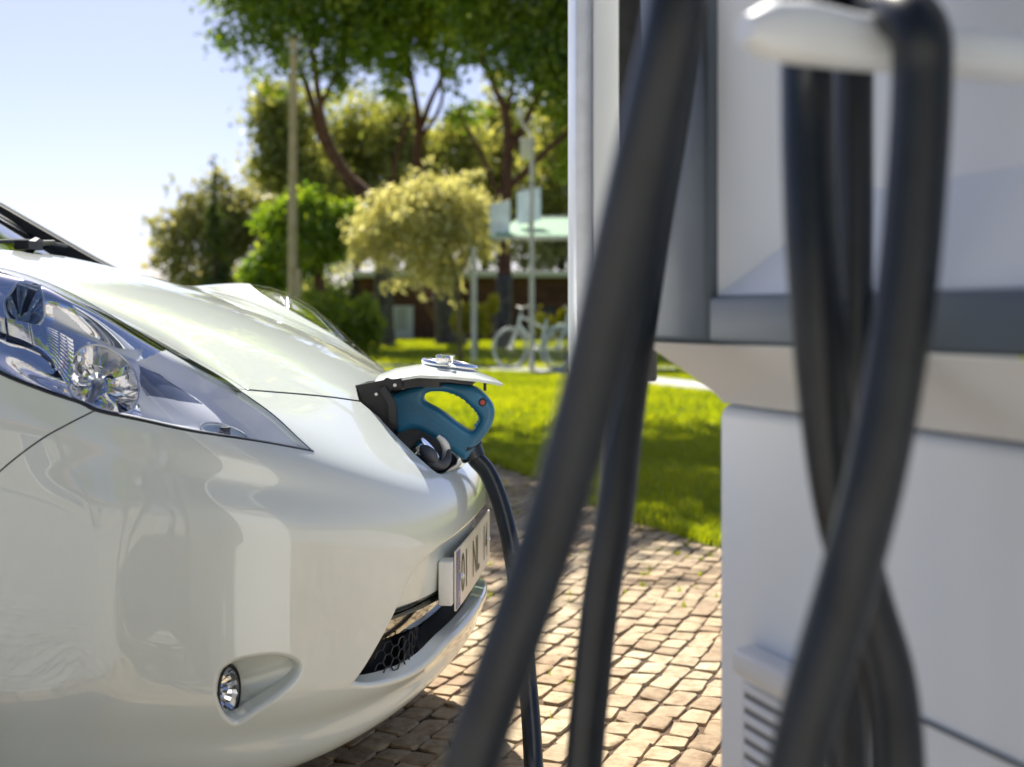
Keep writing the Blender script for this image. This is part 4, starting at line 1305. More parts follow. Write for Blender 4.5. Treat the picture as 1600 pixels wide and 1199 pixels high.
def qbox(name, s0, s1, d0, d1, z0, z1, mat, parent=station, bevel=.006):
    bm = bmesh.new(); c = Q((s0 + s1) / 2, (d0 + d1) / 2, (z0 + z1) / 2)
    bm_box(bm, c, (s1 - s0, d1 - d0, z1 - z0), QR, bevel=bevel, segs=3)
    return bm_obj(name, bm, mat, parent, auto=35)
HD = .092
qbox('lower_cabinet', 0, .95, -.45, 0, .02, .828, CHW, bevel=.02)
qbox('plinth', .01, .94, -.44, -.01, 0, .02, SLATE, bevel=0)
# sloping soffit between head and cabinet
def qloft(name, prof, s0, s1, mat, parent=station, n=2, smooth=True):
    rings = [[Q(s, d, z) for s in np.linspace(s0, s1, n)] for d, z in prof]
    return loft(name, rings, mat, parent, closed=False, auto=50, smooth=smooth)
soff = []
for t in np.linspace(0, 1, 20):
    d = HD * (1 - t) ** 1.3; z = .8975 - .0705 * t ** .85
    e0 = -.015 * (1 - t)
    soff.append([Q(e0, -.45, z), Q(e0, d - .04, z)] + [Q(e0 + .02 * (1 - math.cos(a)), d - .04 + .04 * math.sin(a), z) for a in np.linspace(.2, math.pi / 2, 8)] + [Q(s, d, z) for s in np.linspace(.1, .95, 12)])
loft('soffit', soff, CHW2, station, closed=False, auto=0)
# head: frame of slate grey round a recessed white tray
qbox('head_core', 0.0, .95, -.45, -.03, .8985, 2.05, CHW, bevel=.01)
qbox('frame_post', -.015, .150, -.028, HD, .8985, 2.05, SLATE, bevel=.008)
qbox('frame_band', .1505, .95, -.0275, HD - .001, .8985, .948, SLATE, bevel=.006)
s1_, zt = .95, 2.05
qbox('frame_post', .951, 1.04, -.45, HD, .8985, 2.05, SLATE, bevel=.008)
qbox('cabinet_side', .951, 1.03, -.44, -.002, .02, .83, CHW, bevel=.01)
a0, a1, a2, a3 = Q(.151, HD - .012, .9485), Q(.30, .02, 1.045), Q(.30, .02, zt), Q(.151, HD - .012, zt)
b1, b2 = Q(s1_, .02, 1.045), Q(s1_, HD - .012, .9485)
bm = bmesh.new()
vs = [bm.verts.new(p) for p in (a0, a1, a2, a3, b1, b2, Q(s1_, .02, zt))]
bm.faces.new([vs[0], vs[1], vs[2], vs[3]]); bm.faces.new([vs[0], vs[5], vs[4], vs[1]]); bm.faces.new([vs[1], vs[4], vs[6], vs[2]])
bmesh.ops.subdivide_edges(bm, edges=bm.edges[:], cuts=3, use_grid_fill=True)
bm_obj('front_tray', bm, CHW, station, smooth=False)
# slim side fin beyond the head
def wbox(name, x0, x1, y0, y1, z0, z1, mat, parent, bevel=.004):
    bm = bmesh.new(); bm_box(bm, ((x0 + x1) / 2, (y0 + y1) / 2, (z0 + z1) / 2), (x1 - x0, y1 - y0, z1 - z0), bevel=bevel)
    return bm_obj(name, bm, mat, parent, auto=35)
FY = 1.66
fx = lambda px, Y=FY: (px - 800) / 2000 * Y
wbox('side_fin', fx(927), fx(967), FY, FY + .22, .84, 2.1, CHW, station)
wbox('fin_edge', fx(899), fx(926), FY + .005, FY + .22, .84, 2.1, pmat('brushed_aluminium', (.70, .74, .80), rough=.35, metal=.35, var=.05, scale=40, bump=.03, bscale=90), station)
wbox('fin_gap', fx(968), fx(1030), FY + .02, FY + .22, .84, 2.08, DARK, station)
# vent
vent = qbox('vent', .088, .226, .001, .018, .15, .566, VENTW, bevel=.008)
qbox('vent_cap', .098, .230, .0185, .036, .538, .567, VENTW, vent, bevel=.008)
for k in range(12):
    z = .522 - k * .0165
    bm = bmesh.new(); bm_box(bm, Q(.157, .0195, z), (.112, .006, .0085), QR @ Matrix.Rotation(R(28), 3, 'X'), bevel=.0015)
    bm_obj('slat', bm, VENTW, vent, auto=40)
    bm = bmesh.new(); bm_box(bm, Q(.157, .0182, z - .0085), (.114, .0016, .0075), QR)  # grey strip laid on as the shade inside the slot
    bm_obj('slot_shade', bm, SLOT, vent)
qbox('seam_ledge', .235, .95, -.002, .0025, .5655, .5695, SLATE, bevel=0)
# hook
m = MB()
rings = []
for t, (d, zc_, hh, ww) in enumerate(((-.01, 1.102, .030, .05), (.10, 1.102, .030, .05), (.20, 1.103, .030, .045), (.25, 1.105, .034, .045), (.285, 1.108, .038, .042), (.31, 1.108, .034, .038), (.325, 1.108, .016, .022))):
    rings.append([Q(.629 + ww * .5 * math.copysign(abs(math.cos(a)) ** .7, math.cos(a)), d, zc_ + hh * .5 * math.copysign(abs(math.sin(a)) ** .7, math.sin(a))) for a in np.linspace(0, 2 * math.pi, 20, endpoint=False)])
loft('cable_hook', rings, CHW, station, cap=True, auto=50)

# ---- the black cables hanging in front
def cable(name, pts, rad, label, n=8):
    P = catmull(pts, n=n)
    m = MB(); m.tube(P, rad, 20)
    o = m.obj(name, [RUBBER], None, auto=0); tag(o, label, 'cable', 'black cables hanging from the charging station')
    return o
cable('hanging_cable', [Q(.45, -.02, 1.78), Q(.45, .06, 1.77), Vector((.22, .90, 1.66)), Vector((.135, .745, 1.45)), W(1110, -420, .725), W(1090, -220, .72), W(1072, -80, .72), W(1052, 40, .72), W(1020, 180, .73), W(984, 340, .745), W(950, 490, .76), W(914, 640, .77), W(872, 790, .775), W(830, 920, .775), W(785, 1050, .775), W(748, 1160, .775), W(715, 1290, .78), W(700, 1440, .80), Vector((-.01, .86, .05)), Vector((.08, .90, .022)), Vector((.20, .95, .022)), Vector((.34, 1.02, .022)), Vector((.42, 1.12, .03))], .0176,
      'foremost thick black cable slanting from top centre down to the bottom left')
cable('hanging_cable', [Q(.58, -.03, 1.36), Q(.58, .03, 1.35), W(1290, -190, .95), W(1270, -60, .93), W(1262, 10, .885), W(1262, 110, .88), W(1264, 250, .87), W(1272, 420, .86), W(1288, 600, .86), W(1312, 780, .87), W(1350, 930, .875), W(1388, 1060, .87), W(1402, 1200, .86), W(1395, 1320, .86), W(1360, 1470, .86), Vector((.18, .84, .25)), Vector((.08, .82, .03)), Vector((.12, .95, .022)), Vector((.25, 1.05, .022)), Vector((.40, 1.15, .04))], .0185,
      'black cable hung over the white hook, bowing to the right near the bottom')
cable('hanging_cable', [Q(.66, -.03, 1.34), Q(.66, .04, 1.31), W(1282, -60, .97), W(1320, 0, .93), W(1360, 12, .88), W(1405, 18, .81), W(1436, 50, .785), W(1441, 120, .785), W(1434, 260, .785), W(1420, 420, .785), W(1396, 590, .785), W(1366, 750, .785), W(1330, 890, .79), W(1290, 1030, .79), W(1255, 1160, .79), W(1225, 1300, .79), W(1190, 1480, .80), Vector((.10, .78, .04)), Vector((-.02, .80, .022)), Vector((.0, .98, .022)), Vector((.2, 1.12, .022)), Vector((.38, 1.2, .04))], .0185,
      'widest black cable at far right, crossing down to the left in front of the others')
cable('hanging_cable', [Q(.50, -.03, 1.32), Q(.50, .04, 1.31), W(1330, -120, 1.03), W(1330, -30, 1.02), W(1334, 60, 1.0), W(1334, 200, 1.0), W(1334, 360, 1.0), W(1332, 520, 1.0), W(1326, 700, 1.0), W(1322, 860, 1.0), W(1320, 1000, 1.0), W(1326, 1200, 1.0), W(1335, 1500, 1.0), Vector((.27, 1.02, .05)), Vector((.30, 1.1, .022)), Vector((.40, 1.15, .04))], .0150,
      'thinner black cable hanging straight down between the two hook cables')

# ================================================================== trees
BARK_R = pmat('red_pine_bark', (.10, .045, .028), rough=.95, color2=(.20, .095, .055), scale=7, bump=.8, bscale=14)
BARK_D = pmat('dark_bark', (.035, .026, .022), rough=.95, color2=(.075, .055, .045), scale=7, bump=.8, bscale=14)
BARK_G = pmat('grey_bark', (.075, .062, .055), rough=.95, color2=(.15, .13, .115), scale=6, bump=.8, bscale=14)
BARK_Y = pmat('olive_bark', (.16, .13, .06), rough=.95, var=.3, scale=9, bump=.6, bscale=16)
PINE = leaf_mat('pine_needles', (.10, .19, .025), (.25, .34, .04), (.58, .60, .08), .62, (1.35, 1.45, .4))
CYP = leaf_mat('cypress_leaves', (.05, .08, .02), (.10, .14, .035), (.20, .25, .06), .45, (1.2, 1.2, .5))
EUCA = leaf_mat('eucalyptus_leaves', (.16, .20, .06), (.34, .38, .12), (.62, .60, .23), .62, (1.3, 1.2, .55))
OLIVE = leaf_mat('olive_leaves', (.38, .375, .14), (.61, .585, .27), (.84, .80, .54), .60, (1.22, 1.18, .70))
BUSHM = leaf_mat('bush_leaves', (.13, .20, .02), (.32, .40, .035), (.58, .60, .08), .62, (1.5, 1.5, .4))
YEL = leaf_mat('yellow_leaves', (.35, .37, .02), (.55, .52, .03), (.7, .62, .05), .6, (1.3, 1.2, .3))
GREYL = leaf_mat('grey_green_leaves', (.20, .22, .09), (.38, .39, .17), (.66, .62, .34), .58, (1.2, 1.12, .6))

def foliage(name, blobs, n, size, mat, parent, Y, clumps=60, spread=.22, depth=.6, aspect=1.0, droop=0.0):
    """blobs: (px, py, rx, ry[, depth shift in m]) read off the photograph at the distance Y"""
    vol = np.array([b[2] * b[3] for b in blobs], float); vol /= vol.sum()
    C_, T_, Rr = [], [], []
    for b, v in zip(blobs, vol):
        k = max(4, int(clumps * v)); dy = b[4] if len(b) > 4 else 0
        c = np.array(W(b[0], b[1], Y + dy)); sx, sz = b[2] / 2000 * (Y + dy), b[3] / 2000 * (Y + dy)
        d = rng.normal(size=(k, 3)); d /= np.linalg.norm(d, axis=1, keepdims=True)
        rad = rng.uniform(.25, 1.0, k) ** .5
        C_.append(c + d * rad[:, None] * np.array((sx, sx * depth, sz))); T_.append(rng.normal(.45, .17, k)); Rr.append(np.full(k, min(sx, sz)) * rng.uniform(.6, 1.3, k))
    C_ = np.concatenate(C_); T_ = np.concatenate(T_); Rr = np.concatenate(Rr)
    # loose sprays that reach out of the crown
    k = max(6, clumps // 3); j = rng.integers(0, len(C_), k); cen = C_.mean(0)
    o_ = C_[j] - cen; o_ /= np.linalg.norm(o_, axis=1, keepdims=True) + 1e-9
    C_ = np.concatenate([C_, C_[j] + o_ * (Rr[j] * rng.uniform(.3, .9, k))[:, None] + rng.normal(size=(k, 3)) * Rr[j][:, None] * .25])
    T_ = np.concatenate([T_, T_[j] + .1]); Rr = np.concatenate([Rr, Rr[j] * rng.uniform(.25, .5, k)])
    i = rng.choice(len(C_), n, p=Rr ** 2 / (Rr ** 2).sum())
    p = C_[i] + rng.normal(size=(n, 3)) * (Rr[i] * spread * 1.6)[:, None] * np.array((1, 1, .75))
    a = rng.normal(size=(n, 3)); a /= np.linalg.norm(a, axis=1, keepdims=True)
    b = rng.normal(size=(n, 3)); b -= a * np.sum(a * b, 1, keepdims=True); b /= np.linalg.norm(b, axis=1, keepdims=True)
    s = size * rng.uniform(.5, 1.4, n)[:, None]
    u = a * s * aspect; w = b * s
    V = np.stack([p - u, p - w * .5, p + u, p + w * .5], 1).reshape(-1, 3)
    F = (np.arange(n)[:, None] * 4 + np.arange(4))
    me = mesh_np(name, V, F)
    tinted(me, np.clip(T_[i] + rng.normal(0, .17, n), 0, 1))
    return link_mesh(name, me, mat, parent)

def trunk(parent, paths, mat, Y, name='trunk'):
    """paths: lists of (px, py, half width in px[, depth shift])"""
    m = MB()
    for pth in paths:
        P = catmull([tuple(W(q[0], q[1], Y + (q[3] if len(q) > 3 else 0))) + (q[2] / 2000 * Y,) for q in pth], n=5)
        m.tube([Vector(q[:3]) for q in P], [max(.004, q[3]) for q in P], 9)
    return m.obj(name, [mat], parent, auto=0)

def low_trunk(parent, pts, Y):
    P = catmull([tuple(W(q[0], q[1], Y)) + ((q[2] + 1.2) / 2000 * Y,) for q in pts], n=5)
    m = MB(); m.tube([Vector(q[:3]) for q in P], [q[3] for q in P], 12); return m.obj('lower_trunk', [BARK_G], parent, auto=0)

def tree(name, base, Y, label, cat, group=None):
    b = W(base[0], base[1], Y); b.z = 0
    t = empty(name, b); return tag(t, label, cat, group)
gy = lambda Y: 490 + EYE * 2000 / Y      # picture height of the ground at a distance

t = tree('pine_tree', (600, 555), 36, 'tall stone pine with two red stems leaning left, behind the utility pole', 'tree', 'tall pines on the lawn')
trunk(t, [[(601, gy(36) + 3, 17), (600, 500, 14), (599, 430, 12.5), (590, 360, 12), (572, 308, 12), (541, 272, 8), (512, 220, 6.5), (500, 165, 5.5), (492, 110, 5), (480, 40, 4)],
          [(574, 312, 9, .2), (556, 295, 8.5, .5), (530, 262, 7.5, 1), (502, 215, 6.5, 1), (484, 150, 5.5, 1), (462, 90, 4.5, 1), (430, 40, 3, 1)], [(500, 165, 4), (530, 110, 3), (560, 60, 2.5)], [(590, 365, 6), (612, 300, 4.5), (620, 240, 3.5), (640, 180, 2.5)]], BARK_R, 36)
low_trunk(t, [(601, gy(36) + 4, 17), (600, 500, 14), (599, 430, 12.5), (594, 385, 12)], 36)
foliage('crown', [(425, 28, 80, 58), (520, 15, 110, 75), (600, 40, 85, 70), (470, 90, 80, 42), (380, 55, 40, 38), (540, 105, 60, 38), (495, -110, 190, 110, 1), (365, -40, 60, 60), (420, 125, 36, 22), (600, -60, 140, 90, 2)], 70000, .105, PINE, t, 36, clumps=190, spread=.22)
t = tree('pine_tree', (705, 560), 37, 'thick dark trunked pine whose red stems fork above the pale olive tree', 'tree', 'tall pines on the lawn')
trunk(t, [[(706, gy(37) + 3, 24), (703, 520, 21), (697, 450, 17), (684, 370, 13), (664, 300, 10), (652, 245, 8), (655, 205, 7), (648, 150, 5), (636, 90, 4), (622, 30, 3)],
          [(655, 208, 5.5), (672, 160, 4.5), (690, 118, 3.5), (700, 60, 3)], [(654, 225, 4), (690, 160, 3), (690, 95, 2.5), (715, 40, 2)], [(703, 510, 16, .3), (672, 470, 11, .6), (650, 400, 8, 1), (620, 330, 5, 1)]], BARK_R, 37)
low_trunk(t, [(706, gy(37) + 4, 26), (703, 520, 22), (697, 450, 18), (690, 405, 15)], 37)
foliage('crown', [(660, -20, 80, 60), (720, 20, 70, 45), (640, 80, 45, 30), (700, 90, 40, 30), (612, 150, 38, 28), (735, 170, 40, 28), (650, -130, 180, 90, 1), (600, 110, 50, 30), (670, 60, 60, 34)], 40000, .105, PINE, t, 37, clumps=110, spread=.22)
t = tree('pine_tree', (785, 548), 33, 'right hand dark pine spreading wide over the bicycle shelter', 'tree', 'tall pines on the lawn')
trunk(t, [[(785, gy(33) + 3, 15), (786, 500, 13), (788, 420, 11.5), (789, 330, 10), (793, 240, 8), (790, 180, 6.5), (770, 130, 4.5), (750, 80, 3.5)],
          [(793, 240, 6), (822, 190, 5), (850, 130, 4), (900, 60, 3)], [(790, 300, 6), (850, 240, 5), (905, 190, 4.5), (960, 120, 3)], [(789, 330, 5), (760, 260, 3.5), (735, 210, 2.5), (715, 170, 2)], [(790, 190, 4), (800, 130, 3.5), (790, 60, 3)]], BARK_R, 33)
low_trunk(t, [(785, gy(33) + 4, 15), (786, 500, 13), (788, 430, 11.5)], 33)
foliage('crown', [(760, 45, 80, 50), (845, 60, 95, 70), (820, 135, 80, 38), (905, 150, 90, 60), (740, 110, 55, 34), (890, 10, 110, 70), (860, -110, 200, 100, 0), (720, -60, 90, 60), (960, 80, 110, 90), (1060, 0, 150, 120), (900, 230, 60, 50)], 80000, .10, PINE, t, 33, clumps=220, spread=.22)
# trees further back that fill the view between the pines
for k, (bx, Y, blobs, n_) in enumerate((
        (452, 50, [(440, 190, 42, 60), (420, 165, 30, 30), (455, 270, 50, 55), (430, 235, 26, 36), (470, 330, 55, 50)], 9000),
        (560, 53, [(560, 200, 50, 55), (525, 260, 50, 60), (590, 280, 55, 60), (560, 350, 70, 50)], 11000),
        (640, 51, [(620, 220, 45, 60), (680, 270, 50, 60), (640, 330, 60, 50), (720, 230, 40, 50)], 12000),
        (760, 54, [(740, 260, 50, 70), (800, 230, 50, 70), (770, 340, 70, 60), (850, 280, 55, 70)], 13000),
        (880, 50, [(880, 300, 55, 80), (860, 380, 50, 60), (930, 240, 60, 90), (900, 170, 50, 60)], 11000))):
    t = tree('eucalyptus_tree', (bx, 530), Y, ['loose tree with light gaps in its crown, just left of the red pine stems', 'airy tree showing between the two leaning red pine stems', 'airy tree behind the fork of the middle pine', 'airy tree behind the stems of the right hand pine', 'dense tree filling the gap right of the lamp post'][k], 'tree', 'airy trees behind the pines')
    trunk(t, [[(bx, gy(Y), 9), (bx - 4, 440, 7), (bx + 5, 340, 5.5), (bx, 250, 4), (bx - 8, 180, 2.5)], [(bx + 3, 350, 4), (bx + 30, 270, 3), (bx + 45, 210, 2)], [(bx, 300, 3.5), (bx - 25, 240, 2.5), (bx - 35, 190, 1.6)]], BARK_D, Y)
    foliage('crown', blobs, int(n_ * 1.05), .13, EUCA, t, Y, clumps=95, spread=.24, aspect=1.3)
t = tree('grey_tree', (345, 500), 38, 'broad grey green tree with a dark pointed top, left of the utility pole', 'tree')
trunk(t, [[(350, gy(38), 9), (348, 440, 8), (340, 350, 5), (333, 270, 2)], [(348, 430, 5), (390, 370, 3)], [(346, 420, 5), (300, 370, 3), (262, 330, 1.5)]], BARK_D, 38)
foliage('crown', [(330, 350, 55, 52), (285, 365, 40, 40), (335, 300, 24, 42), (334, 262, 9, 20), (385, 340, 42, 52), (275, 405, 34, 34), (420, 380, 40, 62), (350, 420, 85, 42), (262, 300, 22, 12), (258, 368, 26, 9), (310, 285, 16, 20), (372, 290, 20, 18), (250, 345, 20, 22), (246, 392, 22, 22), (265, 430, 40, 26), (410, 310, 26, 26), (425, 440, 50, 26), (300, 320, 26, 26)], 15000, .085, GREYL, t, 38, clumps=170, spread=.18, depth=.4)
t = tree('cypress_tree', (338, 500), 36.5, 'narrow dark conifer standing inside the grey green tree', 'tree')
trunk(t, [[(338, gy(36.5), 5), (338, 400, 3), (334, 250, 1)]], BARK_D, 36.5)
foliage('crown', [(338, 440, 22, 50), (336, 370, 17, 50), (334, 300, 10, 40), (333, 258, 5, 18)], 2200, .07, CYP, t, 36.5, clumps=50, spread=.2)
t = tree('round_tree', (495, 520), 35, 'round bright green tree just right of the utility pole', 'tree')
trunk(t, [[(500, gy(35), 9), (498, 450, 8), (492, 380, 5), (480, 330, 2)], [(497, 430, 4), (520, 380, 3)]], BARK_R, 35)
foliage('crown', [(500, 345, 45, 42), (465, 330, 32, 30), (525, 375, 32, 45), (480, 385, 45, 40), (440, 345, 30, 34), (435, 420, 40, 40), (400, 440, 40, 30)], 20000, .08, PINE, t, 35, clumps=90, spread=.2)
t = tree('olive_tree', (718, 555), 24, 'pale yellow green olive tree on a thin trunk in the middle of the lawn', 'tree')
trunk(t, [[(719, gy(24) + 2, 6), (718, 520, 5), (716, 470, 5), (708, 420, 4), (690, 370, 3), (670, 320, 2)], [(712, 440, 3.5), (735, 390, 2.5), (740, 340, 1.5)], [(700, 400, 3), (650, 370, 2), (610, 360, 1.2)]], BARK_Y, 24)
foliage('crown', [(655, 355, 62, 52), (600, 375, 42, 44), (700, 335, 48, 48), (735, 375, 32, 50), (668, 292, 46, 26), (640, 425, 46, 26), (700, 430, 42, 30), (575, 395, 30, 26), (745, 320, 22, 30), (620, 320, 40, 30)], 12500, .050, OLIVE, t, 24, clumps=170, spread=.2, depth=.42, aspect=1.4)
for k, (bx, Y, lab, blobs, n_, mt, ct) in enumerate((
        (520, 29, 'dense green hedge shrub beside the far headlight', [(505, 500, 34, 30), (545, 500, 36, 34), (485, 480, 26, 20), (520, 535, 60, 22), (560, 530, 28, 30), (575, 490, 14, 26)], 16000, BUSHM, 'bush'),
        (745, 30, 'small yellow leaved bush between the thin olive trunk and the right pine', [(735, 492, 24, 16), (765, 476, 14, 13), (715, 500, 12, 14), (750, 505, 20, 14), (722, 520, 12, 10)], 2600, YEL, 'bush'),
        (850, 23.5, 'low yellow green plant behind the left bicycle', [(848, 508, 14, 13), (858, 520, 10, 12)], 700, YEL, 'bush'),
        (883, 23.5, 'yellow green plant behind the right bicycle', [(882, 496, 12, 14), (886, 515, 12, 14)], 800, YEL, 'bush'))):
    t = tree('bush', (bx, 545), Y, lab, ct)
    cx = blobs[0][0]
    trunk(t, [[(bx, gy(Y), 2), (bx + 2, 520, 1.6), (cx, 500, 1)]], BARK_D, Y, 'stem')
    foliage('leaves', blobs, n_, .06, mt, t, Y, clumps=50, spread=.22)

# crown whose shadow lies over the near part of the lawn; its trunk stands behind the charging station
t = tree('shade_tree', (1330, 560), 13.3, 'broad tree behind the charging station, its crown reaching over the lawn', 'tree')
m = MB()
tp = [(3.5, 13.3, 0), (3.4, 13.3, 2.5), (2.9, 13.3, 5.0), (1.6, 13.2, 6.2), (.2, 13.2, 6.9), (-1.2, 13.2, 7.2)]
P = catmull(tp, n=5); m.tube([Vector(q) for q in P], list(np.linspace(.22, .05, len(P))), 9); m.obj('trunk', [BARK_D], t, auto=0)
def pxb(x, y, z, rx, rz): return (800 + x / y * 2000, 490 - (z - EYE) / y * 2000, rx / y * 2000, rz / y * 2000, y - 13.3)
foliage('crown', [pxb(cx, cy, 7.0, .95, .75) for cx in (-3.4, -2.4, -1.4, -.4, .6, 1.6) for cy in (11.6, 12.7, 13.8, 14.9)], 16000, .10, BUSHM, t, 13.3, clumps=190, spread=.26, depth=1.0)
# unseen trees and building, added behind the camera for reflections in paint, glass, chrome
for k, (x, y, hgt, lab) in enumerate(((-6.5, -9, 6.0, 'leafy tree added unseen behind the camera for reflections, leftmost of the row'), (-1.5, -12, 7.0, 'leafy tree added unseen behind the camera for reflections, middle of the row'), (5.5, -10, 6.0, 'leafy tree added unseen behind the camera for reflections, rightmost of the row'))):
    t = empty('reflection_tree', (x, y, 0)); tag(t, lab, 'tree')
    m = MB(); m.tube([(x, y, 0), (x + .1, y, hgt * .4), (x, y, hgt * .8)], [.16, .12, .04], 8); m.obj('trunk', [BARK_D], t, auto=0)
    n_ = 5000; cc = rng.normal(size=(60, 3)); cc /= np.linalg.norm(cc, axis=1, keepdims=True); cc = cc * rng.uniform(.4, 1, 60)[:, None] * np.array((2.2, 2.0, 1.7)) + np.array((x, y, hgt * .72))
    i_ = rng.integers(0, 60, n_); p = cc[i_] + rng.normal(size=(n_, 3)) * .32
    a_ = rng.normal(size=(n_, 3)); a_ /= np.linalg.norm(a_, axis=1, keepdims=True); b_ = rng.normal(size=(n_, 3)); b_ /= np.linalg.norm(b_, axis=1, keepdims=True)
    V = np.stack([p - a_ * .12, p - b_ * .08, p + a_ * .12, p + b_ * .08], 1).reshape(-1, 3)
    me = mesh_np('crown', V, np.arange(n_)[:, None] * 4 + np.arange(4)); tinted(me, rng.random(n_)); link_mesh('crown', me, BUSHM, t)
sh2 = empty('reflection_building', (0, -20, 0)); tag(sh2, 'low cream building added unseen behind the camera for reflections, with a clay tiled roof', 'building')
wbox('wall', -14, 12, -24, -18, 0, 3.1, pmat('cream_render', (.42, .39, .33), .9, var=.06, scale=.6), sh2, bevel=0)
wbox('roof', -14.6, 12.6, -24.6, -17.4, 3.1, 3.5, pmat('roof_tiles', (.36, .15, .08), .9, var=.2, scale=4), sh2, bevel=.05)
for k in range(6):
    w_ = wbox('window', -12.4 + k * 4, -10.8 + k * 4, -18.02, -17.95, 1.0, 2.4, MATS['white_fascia'] if 'white_fascia' in MATS else CHW, sh2, bevel=0)
    wbox('pane', -12.3 + k * 4, -10.9 + k * 4, -17.945, -17.93, 1.1, 2.3, SMOKE, w_, bevel=0)

t = empty('hedge', (fx(420, 58), 58, 0)); tag(t, 'long dark green hedge far behind, closing the view under the left trees', 'hedge')
foliage('leaves', [(px_, 478 + 6 * math.sin(px_), 34, 30) for px_ in range(225, 640, 30)], 16000, .17, CYP, t, 58, clumps=120, spread=.3, depth=.8)
trunk(t, [[(px_, gy(58), 1.5), (px_ + 3, 480, 1)] for px_ in range(230, 640, 40)], BARK_D, 58, 'stem')

# ================================================================== utility pole
POLEM = pmat('weathered_pole', (.56, .43, .23), rough=.9, color2=(.68, .54, .32), scale=3, bump=.4, bscale=25)
PORC = pmat('porcelain', (.7, .7, .68), rough=.15)
GALV = pmat('galvanised_steel', (.58, .56, .51), rough=.5, metal=.15, var=.1, scale=5)
pb = W(457, 0, 33); pb.z = 0
up = empty('utility_pole', pb); tag(up, 'tall weathered wooden utility pole with insulators at the top', 'utility pole')
m = MB(); m.tube([(pb.x, 33, -.1), (pb.x, 33, 4), W(459, 62, 33)], [.135, .115, .09], 14); m.obj('pole', [POLEM], up)
m = MB(); c = W(459, 70, 33); m.box(c, (.42, .10, .10)); m.box(c + Vector((0, 0, -.22)), (.14, .34, .09)); m.obj('cross_arm', [GALV], up, smooth=False)
for dx, py in ((-.17, 66), (.17, 66), (.0, 58), (.16, 102)):
    c = W(459, py, 33) + Vector((dx, -.06, .05)); m = MB()
    m.tube([c, c + Vector((0, 0, .03)), c + Vector((0, 0, .05)), c + Vector((0, 0, .09)), c + Vector((0, 0, .11)), c + Vector((0, 0, .15))], [.03, .065, .035, .06, .035, .03], 12); m.obj('insulator', [PORC], up)
sp = W(467, 0, 32.4); sp.z = 0
o = MB().tube([(sp.x, sp.y, -.05), (sp.x, sp.y, W(0, 420, 32.4).z)], [.07, .06], 12).obj('stub_post', [POLEM]); tag(o, 'short pale stub post standing right against the utility pole', 'post')

# ================================================================== shelter, lamp and bicycles
GREENG = leaf_mat('green_glass', (.42, .62, .46), (.42, .62, .46), (.42, .62, .46), .5, (.95, 1.05, .95))
PANEL = pmat('glossy_panel', (.78, .82, .84), rough=.2, metal=.0, coat=1, var=.15, scale=5)
SY = 20.6
sh = empty('bicycle_shelter', (fx(835, SY), SY, 0)); tag(sh, 'bicycle shelter with green glass roof on thin steel posts and two tilted panels', 'shelter')
x0, x1 = fx(770, SY), fx(1010, SY)
zr = W(0, 374, SY).z
bm = bmesh.new()
vs = [bm.verts.new(p) for p in ((x0, SY - .2, zr), (x1, SY - .2, zr), (x1, SY + 2.2, zr + .46), (fx(812, SY + 2.2), SY + 2.2, zr + .46))]
f = bm.faces.new(vs); r = bmesh.ops.extrude_face_region(bm, geom=[f]); bmesh.ops.translate(bm, vec=(0, 0, .05), verts=[v for v in r['geom'] if isinstance(v, bmesh.types.BMVert)])
bm_obj('glass_roof', bm, GREENG, sh)
wbox('roof_beam', x0 + .02, x1, SY - .23, SY - .19, zr - .03, zr + .03, GALV, sh)
wbox('roof_beam', fx(812, SY + 2.2), x1, SY + 2.19, SY + 2.24, zr + .46, zr + .54, GALV, sh)
for px, Y in ((740.5, 23.5), (960, 21), (1000, 23)):
    x = fx(px, Y); m = MB(); m.tube([(x, Y, -.02), (x, Y, zr + .02)], .052 if px < 800 else .04, 12); m.obj('post', [GALV], sh)
for (xa, xb, ya, yb, Y) in ((765, 797, 372, 312, 20.7), (808, 845, 352, 292, 21.3)):
    p = [W(xa, ya, Y), W(xb, ya - 8, Y + .05), W(xb, yb, Y + .05), W(xa, yb + 8, Y)]
    bm = bmesh.new(); vs = [bm.verts.new(q) for q in p]; f = bm.faces.new(vs)
    r = bmesh.ops.extrude_face_region(bm, geom=[f]); bmesh.ops.translate(bm, vec=(0, .04, 0), verts=[v for v in r['geom'] if isinstance(v, bmesh.types.BMVert)])
    bmesh.ops.bevel(bm, geom=bm.edges[:], offset=.012, segments=2, affect='EDGES')
    bm_obj('tilted_panel', bm, PANEL, sh)
    m = MB(); c = W((xa + xb) / 2, ya - 4, Y); m.tube([c + Vector((0, .03, .03)), (c.x, Y + .03, zr)], .018, 8); m.obj('panel_bracket', [GALV], sh)
lp = empty('lamp_post', (fx(831, 20.1), 20.1, 0)); tag(lp, 'slim grey lamp post with a curved arm and a white box near its top', 'lamp post')
lx = fx(831, 20.1); zt_ = W(0, 218, 20.1).z
m = MB(); m.tube([(lx, 20.1, -.02), (lx, 20.1, 1.5), (lx, 20.1, zt_)], [.045, .040, .033], 12); m.obj('pole', [GALV], lp)
m = MB(); m.tube(catmull([(lx, 20.1, zt_), tuple(W(828, 208, 20.1)), tuple(W(818, 196, 20.1)), tuple(W(813, 180, 20.1)), tuple(W(812, 168, 20.1))], n=5), .028, 10); m.obj('arm', [GALV], lp)
m = MB(); m.tube([W(812, 184, 20.1), W(812, 172, 20.1)], [.05, .06], 12); m.obj('lamp_head', [PORC], lp)
c = W(822, 233, 20.0); wbox('junction_box', c.x - .09, c.x + .085, 19.93, 20.07, c.z - .165, c.z + .165, pmat('cream_box', (.72, .68, .55), .5), lp, bevel=.01)
